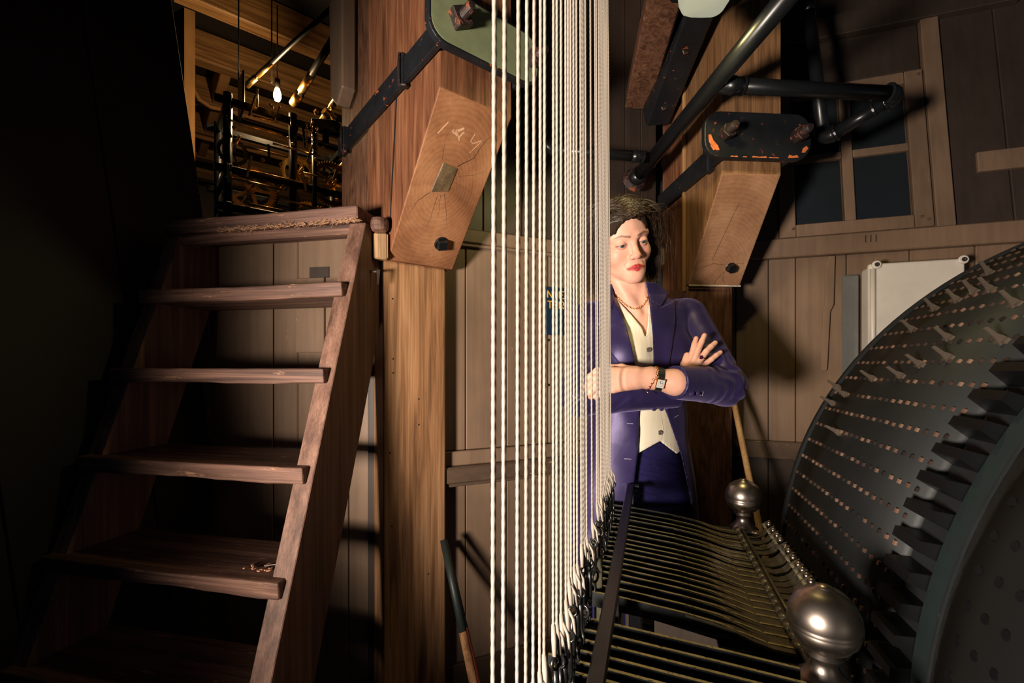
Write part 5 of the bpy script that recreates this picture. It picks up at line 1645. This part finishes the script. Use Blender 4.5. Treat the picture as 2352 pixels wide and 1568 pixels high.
# --- clothes
satin, nt, b = new_mat('purple_satin')
vv = coords(nt)
n1 = noise(nt, vv, 5, 3, 0.5); 
c = ramp(nt, n1, [(0.3, srgb(29, 24, 56)), (0.7, srgb(42, 34, 74))])
nt.links.new(c, b.inputs['Base Color'])
b.inputs['Roughness'].default_value = 0.44
b.inputs['Specular IOR Level'].default_value = 0.6
b.inputs['Specular Tint'].default_value = (0.72, 0.62, 1.0, 1)
b.inputs['Sheen Weight'].default_value = 0.25
b.inputs['Sheen Tint'].default_value = (0.6, 0.5, 1.0, 1)
b.inputs['Sheen Roughness'].default_value = 0.4
nb_ = N(nt, 'ShaderNodeMix', data_type='FLOAT'); 
bump(nt, b, noise(nt, coords(nt, (0.3, 0.2, 0.5), (0.16, 0.05, 0.09)), 1.0, 2, 0.4, 0.3), 0.30, 0.010)
satin_dark, nt, b = new_mat('navy_satin')
vv = coords(nt)
c = ramp(nt, noise(nt, vv, 5, 3), [(0.3, srgb(26, 24, 58)), (0.7, srgb(38, 34, 78))])
nt.links.new(c, b.inputs['Base Color']); b.inputs['Roughness'].default_value = 0.38
b.inputs['Specular Tint'].default_value = (0.7, 0.65, 1.0, 1)
bump(nt, b, noise(nt, coords(nt, (0, 0.25, 0), (0.16, 0.16, 0.022)), 1.0, 2, 0.5, 0.6), 0.7, 0.015)
cream, nt, b = new_mat('cream_crepe')
vv = coords(nt)
c = ramp(nt, noise(nt, vv, 7, 4), [(0.3, srgb(218, 206, 178)), (0.7, srgb(236, 226, 204))])
nt.links.new(c, b.inputs['Base Color']); b.inputs['Roughness'].default_value = 0.7
bump(nt, b, noise(nt, coords(nt, (0, 0, 0), (0.02, 0.05, 0.2)), 1.0, 2, 0.5), 0.25, 0.006)

OPEN = [(1400, 630), (1409, 682), (1424, 715), (1440, 752), (1452, 800), (1463, 848), (1467, 900), (1468, 945), (1465, 1040), (1455, 1120), (1436, 1200), (1420, 1400),
        (1612, 1400), (1594, 1200), (1581, 1120), (1563, 1040), (1533, 955), (1513, 905), (1501, 848), (1499, 770), (1492, 700), (1488, 630)]
SC = 1 / 775.0
def folds(p):
    return 0.0026 * np.sin(p[:, 2] * 26 + p[:, 0] * 30 + 1.6 * np.sin(p[:, 0] * 22 + p[:, 2] * 9))
def sleeves(p, grow=0.0):
    zz = p[:, 2]
    l = sd_cap(p, Ls, Le, 0.060 + grow, 0.053 + grow)
    l = smin(l, sd_cap(p, Le, Lc, 0.053 + grow, 0.043 + grow), 0.015)
    r = sd_cap(p, Rs, Re, 0.058 + grow, 0.052 + grow)
    r = smin(r, sd_cap(p, Re, Rc, 0.051 + grow, 0.043 + grow), 0.015)
    # creases gathered at the elbows
    for d_, E_ in ((0, Le), (1, Re)):
        dist = np.sqrt(((p - E_) ** 2).sum(1))
        w = np.exp(-(dist / 0.10) ** 2) * 0.0030
        ph = np.sin((p[:, 2] * 0.8 + p[:, 0] * (0.9 if d_ == 0 else -0.9) + p[:, 1] * 0.5) * 120 + 2.2 * np.sin(p[:, 2] * 70 - p[:, 0] * 40))
        if d_ == 0: l = l + w * ph
        else: r = r + w * ph
    dL = A3(Lc) - A3(Le); dL = dL / np.linalg.norm(dL)
    dR = A3(Rc) - A3(Re); dR = dR / np.linalg.norm(dR)
    cutL = (p - Lc) @ dL - 0.006; cutR = (p - Rc) @ dR - 0.004
    inL = sd_cap(p, Le, Lc + dL * 0.05, 0.040 + grow, 0.0325 + grow); inR = sd_cap(p, Re, Rc + dR * 0.05, 0.040 + grow, 0.030 + grow)
    l = np.maximum(l, cutL); r = np.maximum(r, cutR)
    l = np.maximum(l, np.where(((p - Lc) @ dL) > -0.05, -inL, -1)); r = np.maximum(r, np.where(((p - Rc) @ dR) > -0.05, -inR, -1))
    return l, r
def jacket(p):
    t, b = torso(p, 0.0)
    t = t + folds(p) * 0.6
    x, y = pxpy(p)
    z = p[:, 2]
    shell = np.maximum(t, -(t + 0.009))
    op = sd_poly2(x, y, OPEN) * SC
    shell = np.where(b > -0.01, np.maximum(shell, -op), shell)
    # neck hole
    nk = sd_cap(p, NB - A3((0, 0, 0.03)), NB + A3((-0.01, -0.01, 0.12)), 0.062, 0.070)
    shell = np.maximum(shell, -nk)
    shell = np.maximum(shell, -0.52 - z)
    l, r = sleeves(p)
    return smin(shell, np.minimum(l, r), 0.006)
jk = polygonize(jacket, (0.12, 1.08, -0.54), (0.70, 1.56, 0.25), 0.0036)
npmesh('jacket', [jk], satin, woman)

def patch(poly, t0, t1, lo_, hi_, name, mat, h=0.0026, g2=0.0):
    def fn(p):
        t, b = torso(p, 0.0)
        x, y = pxpy(p)
        s_ = np.maximum(t - t1, -(t - t0))
        s_ = smax(s_, sd_poly2(x, y, poly) * SC, 0.002)
        return np.where(b > -0.05, s_, np.abs(s_) + 0.05)
    return npmesh(name, [polygonize(fn, lo_, hi_, h)], mat, woman)
fl, fh = (0.22, 1.2, -0.06), (0.60, 1.46, 0.26)
patch([(1490, 684), (1516, 706), (1549, 690), (1551, 735), (1543, 800), (1535, 852), (1501, 852), (1499, 770)], -0.001, 0.0058, fl, fh, 'lapel', satin)
patch([(1482, 648), (1500, 642), (1536, 672), (1518, 705), (1491, 688)], 0.000, 0.0085, fl, fh, 'collar', satin)
patch([(1410, 684), (1404, 717), (1378, 702), (1371, 746), (1394, 800), (1436, 852), (1463, 852), (1451, 796), (1439, 751), (1423, 714)], -0.001, 0.0058, fl, fh, 'lapel', satin)
patch([(1404, 645), (1411, 684), (1405, 715), (1378, 692), (1386, 652)], 0.000, 0.0085, fl, fh, 'collar', satin)

VN = [(1396, 600), (1404, 664), (1424, 694), (1452, 724), (1474, 752), (1483, 776), (1487, 748), (1490, 700), (1494, 600)]
HEM = [(1200, 1040), (1400, 1062), (1466, 1041), (1516, 1013), (1554, 1042), (1563, 1037), (1566, 1010), (1700, 1000), (1700, 1600), (1200, 1600)]
def blouse(p):
    t, b = torso(p, 0.0)
    x, y = pxpy(p)
    s_ = np.maximum(t + 0.011, -(t + 0.0165))
    s_ = np.maximum(s_, np.where(b > -0.03, -sd_poly2(x, y, VN) * SC, -1))
    s_ = np.maximum(s_, -sd_poly2(x, y, HEM) * SC)
    nk = sd_cap(p, NB - A3((0, 0, 0.03)), NB + A3((-0.01, -0.01, 0.12)), 0.056, 0.066)
    return np.maximum(s_, -nk)
npmesh('waistcoat', [polygonize(blouse, (0.18, 1.2, -0.30), (0.60, 1.55, 0.24), 0.003)], cream, woman)
def probe(px, py, y0, y1, fn):
    ys = np.arange(y0, y1, 0.001, dtype=np.float32)
    p = np.stack([(px - CXP) / F * ys, ys, (HZ - py) / F * ys], 1).astype(np.float32)
    k = np.nonzero(fn(p) < 0)[0]
    if len(k) == 0: return None
    q_ = p[k[0]]
    return Vector((float(q_[0]), float(q_[1]), float(q_[2]) + CZ))
def front_point(px, py, grow):
    return probe(px, py, 1.15, 1.50, lambda p: torso(p, 0.0)[0] - grow) or Vector((0.4, 1.28, CZ))
btn = plain('horn_button', srgb(96, 86, 78), 0.3)
fdir = Vector((float(Fb[0]), float(Fb[1]), 0.0))
for (px, py) in ((1489, 803), (1516, 993)):
    o_ = front_point(px, py, -0.0105) + fdir * 0.0005
    obj('button', *lathe([(0, 0), (0.0068, 0), (0.0068, 0.0016), (0.0056, 0.0026), (0.0046, 0.0018), (0, 0.0018)], o_, fdir, 18), btn, woman)
seam_m = plain('cream_seam', srgb(186, 174, 148), 0.7)
for pl_ in (((1519, 952), (1523, 985), (1519, 1010)), ((1487, 770), (1489, 850))):
    obj('placket_edge', *tube([front_point(x, y, -0.0105) for x, y in pl_], 0.0008, 5), seam_m, woman)
sat_btn = plain('satin_button', srgb(52, 42, 84), 0.4)
def on_sleeve(px, py):
    return probe(px, py, 1.0, 1.42, jacket)
for (px, py, r_) in ((1588, 903, 0.0075), (1602, 902, 0.0068), (1502, 938, 0.007), (1519, 938, 0.007), (1531, 938, 0.007), (1593, 936, 0.009), (1612, 1011, 0.0085)):
    o_ = on_sleeve(px, py)
    if o_ is not None:
        obj('cuff_button', *lathe([(0, 0), (r_, 0), (r_ * 0.92, 0.0022), (r_ * 0.6, 0.0032), (0, 0.0035)], o_ + Vector((0, -0.0005, 0)), (0.1, -1, 0), 16), sat_btn, woman)
thr = plain('pale_thread', srgb(176, 168, 190), 0.6)
for (x0, y0, x1, y1) in ((1610, 899, 1608, 908), (1615, 899, 1613, 908), (1440, 972, 1454, 973), (1433, 1053, 1450, 1054), (1550, 958, 1558, 953)):
    a_, b_ = on_sleeve(x0, y0), on_sleeve(x1, y1)
    if a_ is not None and b_ is not None:
        obj('buttonhole', *tube([a_ + Vector((0, -0.0005, 0)), b_ + Vector((0, -0.0005, 0))], 0.0009, 5), thr, woman)

# trousers and shoes
def trousers(p):
    z = p[:, 2]
    cx = 0.377; cy = 1.405
    t, b = torso(p, -0.026, False)
    t = np.maximum(t, z + 0.17)
    d = t
    for s in (-1, 1):
        hip = A3((cx, cy, -0.40)) + Lb * (s * 0.078); kn = A3((cx, cy - 0.01, -0.76)) + Lb * (s * 0.082); an = A3((cx, cy + 0.045, -1.14)) + Lb * (s * 0.085)
        d = smin(d, sd_cap(p, hip, kn, 0.092, 0.070), 0.02); d = smin(d, sd_cap(p, kn, an, 0.070, 0.062), 0.01)
    d = np.maximum(d, -1.17 - z)
    return d + 0.0012 * np.sin(z * 60 + p[:, 0] * 30) * np.exp(-((z + 0.42) / 0.15) ** 2)
npmesh('trousers', [polygonize(trousers, (0.13, 1.2, -1.19), (0.63, 1.6, -0.14), 0.0055)], satin_dark, woman)
for s in (-1, 1):
    an = Vector((0.377, 1.458, 0)) + Vector(Lb) * (s * 0.085)
    g = G(); toe = an + fdir * 0.17
    prof = []
    for k in range(14):
        t_ = k / 13
        prof.append((an - fdir * 0.06 + fdir * 0.24 * t_, 0.036 * math.sin(math.pi * min(1, 0.25 + t_ * 0.75)) ** 0.5 + 0.004, 0.055 - 0.03 * t_))
    v = []; f = []
    for (c_, w_, h_) in prof:
        for k in range(10):
            a = math.pi * 2 * k / 10
            v.append(c_ + Vector(Lb) * (w_ * math.cos(a)) + Vector((0, 0, max(0.001, h_ * 0.5 + h_ * 0.6 * math.sin(a)))))
    for i in range(13):
        for k in range(10): f.append([i * 10 + k, i * 10 + (k + 1) % 10, (i + 1) * 10 + (k + 1) % 10, (i + 1) * 10 + k])
    f.append(list(range(10))); f.append([130 + k for k in range(10)])
    obj('shoe', v, f, MT['iron_clean'], woman, smooth=True)

# --- jewellery
gold = metal('gold', srgb(226, 168, 96), 0.25, 1.0, vary=0.1)
def skin_point(px, py):
    return probe(px, py, 1.15, 1.48, skin_head) or Vector((0.36, 1.33, CZ + 0.15))
nk = thing_e = bpy.data.objects.new('necklace', None); nk.parent = woman; COL.objects.link(nk)
nk.location = Vector((0.36, 1.30, CZ + 0.16)) - wloc(woman)
npts = [(1407, 668), (1414, 677), (1423, 687), (1432, 696), (1441, 703), (1451, 708), (1461, 709), (1471, 706), (1479, 699), (1485, 689), (1488, 675), (1489, 660)]
dense = []
for i in range(len(npts) - 1):
    for k in range(3):
        t = k / 3; dense.append((npts[i][0] * (1 - t) + npts[i + 1][0] * t, npts[i][1] * (1 - t) + npts[i + 1][1] * t))
wp = [skin_point(x, y) + Vector((0, -0.0022, 0)) for x, y in dense]
for i in range(len(wp) - 1):
    d = (wp[i + 1] - wp[i])
    if d.length < 1e-5 or d.length > 0.03: continue
    mid = (wp[i] + wp[i + 1]) / 2
    n_ = d.cross(Vector((0.2, -1, 0.2))).normalized() if i % 2 else Vector((0.2, -1, 0.2))
    v, f = torus((0, 0, 0), (0, 0, 1), 1.0, 0.28, 12, 5)
    zx = d.normalized(); zy = n_.cross(zx).normalized(); zz = zx.cross(zy)
    obj('chain_link', [mid + zx * (a.x * d.length * 0.62) + zy * (a.y * 0.0022) + zz * (a.z * 0.0018) for a in v], f, gold, nk, smooth=True)
# watch
wt = bpy.data.objects.new('wrist_watch', None); wt.parent = woman; COL.objects.link(wt)
wc = P3(1510, 874, 1.122); wcv = Vector((float(wc[0]), float(wc[1]), float(wc[2]) + CZ))
wt.location = wcv - wloc(woman)
ax = Vector([float(x) for x in (LW - Lc)]).normalized()           # along the forearm towards the hand
upw = Vector((0.10, -0.1, 1.0)); upw = (upw - ax * upw.dot(ax)).normalized(); out = ax.cross(upw)
if out.y > 0: out = -out
cc = Vector([float(x) for x in (np.array(Lc) * 0.30 + np.array(LW) * 0.70)]) + Vector((0, 0, CZ))
R_w = 0.0300
def on_wrist(al, s, off=0.0): return cc + ax * s + (out * math.cos(al) + upw * math.sin(al)) * (R_w + off)
A0w = math.radians(-12)
v = []; f = []
for k in range(25):
    a = A0w + 2 * math.pi * k / 24
    for (s, o_) in ((-0.0075, -0.002), (0.0075, -0.002), (0.0075, 0.0012), (-0.0075, 0.0012)): v.append(on_wrist(a, s, o_))
for k in range(24):
    for q_ in range(4): f.append([k * 4 + q_, k * 4 + (q_ + 1) % 4, k * 4 + 4 + (q_ + 1) % 4, k * 4 + 4 + q_])
obj('watch_strap', v, f, plain('black_leather', srgb(22, 24, 24), 0.45), wt)
rad = (out * math.cos(A0w) + upw * math.sin(A0w)); tan_ = (-out * math.sin(A0w) + upw * math.cos(A0w))
c0 = cc + rad * (R_w - 0.003)
obj('watch_case', *hexa(c0 - ax * 0.0105 - tan_ * 0.0125, ax * 0.021, tan_ * 0.025, rad * 0.0085), gold, wt, bevel=0.001)
obj('watch_dial', *hexa(c0 - ax * 0.0088 - tan_ * 0.0108 + rad * 0.0086, ax * 0.0176, tan_ * 0.0216, rad * 0.0006), plain('silver_dial', srgb(206, 204, 196), 0.3), wt)
g = G()
for k in range(12):
    a = 2 * math.pi * k / 12
    d_ = ax * math.sin(a) * -0.0066 + tan_ * math.cos(a) * 0.0085
    g.add(*beam(c0 + d_ + rad * 0.0095, c0 + d_ * 0.78 + rad * 0.0095, 0.0009, 0.0003, rad))
g.add(*beam(c0 + rad * 0.0097, c0 + tan_ * 0.006 + ax * 0.002 + rad * 0.0097, 0.0009, 0.0003, rad))
g.add(*beam(c0 + rad * 0.0097, c0 - ax * 0.005 + tan_ * 0.003 + rad * 0.0097, 0.0009, 0.0003, rad))
g.build('watch_marks', plain('watch_black', srgb(30, 30, 34), 0.4), wt)
# bracelet of long gold links
bc_ = bpy.data.objects.new('bracelet', None); bc_.parent = woman; COL.objects.link(bc_)
bc_.location = wcv - wloc(woman)
nL = 18
for k in range(nL):
    a = 2 * math.pi * k / nL; s = 0.0165 + 0.006 * math.cos(a - 1.0) * -1
    p0 = on_wrist(a, s + 0.004 * (a > 3.4), 0.0016); p1 = on_wrist(a + 2 * math.pi / nL, s + 0.004 * (a > 3.4), 0.0016)
    d = p1 - p0; mid = (p0 + p1) / 2; zx = d.normalized(); nn = (mid - cc); nn = (nn - zx * nn.dot(zx)).normalized()
    zy = nn.cross(zx).normalized()
    v, f = torus((0, 0, 0), (0, 0, 1), 1.0, 0.26, 12, 5)
    w_ = 0.0026 if k % 2 else 0.0016
    obj('bracelet_link', [mid + zx * (q_.x * d.length * 0.6) + zy * (q_.y * w_) + nn * (q_.z * 0.002) for q_ in v], f, gold, bc_, smooth=True)
tg = on_wrist(math.radians(-100), 0.024, 0.006)
obj('toggle_bar', *tube([tg, tg + Vector((0.010, -0.002, -0.011))], 0.0013, 6), gold, bc_, smooth=True)
# ring with an oblong purple stone
rp = bpy.data.objects.new('finger_ring', None); rp.parent = woman; COL.objects.link(rp)
ra = Vector([float(x) for x in P3(*RH[2][0])]) + Vector((0, 0, CZ)); rb = Vector([float(x) for x in P3(*RH[2][1])]) + Vector((0, 0, CZ))
rp.location = ra - wloc(woman); fd = (rb - ra).normalized(); rc_ = ra + fd * 0.016
obj('ring_band', *torus(rc_, fd, 0.0094, 0.0013, 18, 6), gold, rp, smooth=True)
so = rc_ + Vector((-0.007, -0.0085, 0.001))
obj('ring_stone', *hexa(so - Vector((0.0035, 0, 0.005)), (0.007, -0.001, 0), (0.001, 0, 0.010), (0, -0.004, 0)), plain('amethyst', srgb(70, 20, 60), 0.08), rp, bevel=0.0012)

# --- hair: a soft volume plus loose strands
hairm, nt, b = new_mat('brown_hair')
vv = coords(nt, (0, 0, 0), (1, 1, 1))
c = ramp(nt, noise(nt, vv, 90, 3, 0.6), [(0.3, srgb(30, 20, 14)), (0.6, srgb(66, 47, 32)), (0.8, srgb(110, 84, 58))])
nt.links.new(c, b.inputs['Base Color']); b.inputs['Roughness'].default_value = 0.42
b.inputs['Specular IOR Level'].default_value = 0.6
def hair_vol(p):
    q = tohead(p)
    d = sd_ell(q, (0, -0.012, 0.041), (0.085, 0.105, 0.082))
    d = smin(d, sd_ell(q, (0, -0.060, -0.03), (0.074, 0.050, 0.105)), 0.04)
    for s in (-1, 1):
        d = smin(d, sd_cap(q, (s * 0.074, -0.012, 0.04), (s * 0.078, -0.018, -0.095), 0.020, 0.014), 0.03)
    face_ = sd_ell(q, (0.0, 0.104, -0.032), (0.062, 0.080, 0.098))
    d = smax(d, -face_, 0.012)
    return d + 0.0016 * np.sin(q[:, 0] * 420 + 30 * q[:, 2]) * np.sin(q[:, 1] * 240)
hv = polygonize(hair_vol, (0.20, 1.2, 0.15), (0.53, 1.54, 0.5), 0.0034)
hairb, nt, b = new_mat('hair_underlayer')
vv = coords(nt, (0, 0.2, 0), (0.006, 0.02, 0.05))
c = ramp(nt, noise(nt, vv, 1.0, 4, 0.6), [(0.3, srgb(22, 15, 11)), (0.7, srgb(58, 42, 30))])
nt.links.new(c, b.inputs['Base Color']); b.inputs['Roughness'].default_value = 0.8
b.inputs['Specular IOR Level'].default_value = 0.15
hair = npmesh('hair', [hv], hairb, woman)
rh = np.random.RandomState(11)
g = G()
SV = []; SF = []
def strand(pts, r0):
    n = len(SV); m = len(pts)
    for i, p_ in enumerate(pts):
        d = pts[min(i + 1, m - 1)] - pts[max(i - 1, 0)]; d = d / (np.linalg.norm(d) + 1e-9)
        a = np.cross(d, [0.3, 0.5, 0.8]); a /= np.linalg.norm(a) + 1e-9; b_ = np.cross(d, a)
        r_ = r0 * (1 - 0.75 * i / (m - 1))
        for k in range(3):
            an = 2.094 * k; SV.append(p_ + (a * math.cos(an) + b_ * math.sin(an)) * r_)
    for i in range(m - 1):
        for k in range(3):
            SF.append([n + i * 3 + k, n + i * 3 + (k + 1) % 3, n + i * 3 + 3 + (k + 1) % 3, n + i * 3 + 3 + k])
CEN = np.array([0, -0.012, 0.041]); RAD = np.array([0.086, 0.106, 0.083])
PART = -0.018
made = 0
while made < 6400:
    v = rh.normal(size=3); v /= np.linalg.norm(v)
    front = made > 4000
    if front:
        v = np.array([rh.uniform(-0.75, 0.75), rh.uniform(0.25, 1.0), 0.0]); v[2] = rh.uniform(0.28, 0.62); v /= np.linalg.norm(v)
    if v[2] < -0.15: continue
    root = CEN + v * RAD
    if root[1] > 0.045 and root[2] < 0.064: continue
    if root[2] < 0.02 and root[1] > 0.0: continue
    side = 1.0 if root[0] > PART + 0.006 * rh.normal() else -1.0
    wild = rh.uniform() < 0.07
    top = max(0.0, v[2])
    d = np.array([side * (0.35 + 0.65 * top), -0.55 * top - 0.10 + (0.25 if root[1] > 0.05 else 0) * rh.uniform(-1, 0.6), 0.15 * top + rh.uniform(-.05, .12)])
    if front: d = np.array([side * 0.9, rh.uniform(-0.45, 0.1), rh.uniform(0.1, 0.6)])
    d += rh.normal(size=3) * 0.14
    d /= np.linalg.norm(d)
    infl = rh.uniform(1.0, 1.055) + (rh.uniform(0.05, 0.16) if wild else 0)
    stp = rh.uniform(0.013, 0.017); n_ = rh.randint(11, 18)
    bulge = rh.uniform(0.078, 0.110); end = rh.uniform(-0.125, -0.175)
    pts = [root * 0.99]; p_ = root.copy(); cw = rh.uniform(-1, 1) * 0.10
    for i in range(n_):
        g_ = 0.16 + 0.05 * i
        d = d * (1 - g_) + np.array([side * 0.10 if p_[2] > 0 else -side * 0.06, -0.10, -1.0]) * g_ + rh.normal(size=3) * (0.045 if not wild else 0.12)
        d[0] += cw * 0.3 * math.sin(i * 0.9)
        d /= np.linalg.norm(d)
        p_ = p_ + d * stp
        e = (p_ - CEN) / RAD; k0 = np.linalg.norm(e)
        grow = 1.0 + (infl - 1.0) * min(1, (i + 1) / 4)
        if p_[2] > 0.0:
            if k0 < grow or not wild: p_ = CEN + e / k0 * RAD * grow
        else:
            if abs(p_[0]) < bulge and p_[1] > -0.075: p_[0] += (side * bulge - p_[0]) * 0.6
        ym = np.interp(p_[2], [-0.04, 0.0, 0.05, 0.07], [0.030, 0.042, 0.058, 0.075])
        if p_[1] > ym and p_[2] < 0.068: p_[1] = ym - rh.uniform(0, 0.014)
        pts.append(p_.copy())
        if p_[2] < end: break
    strand([np.array(fromhead(x)) for x in pts], rh.uniform(0.00045, 0.0009))
    made += 1
SVA = np.array(SV); SFA = np.array(SF)
npmesh('hair_strands', [(SVA, SFA)], hairm, woman, smooth=True)
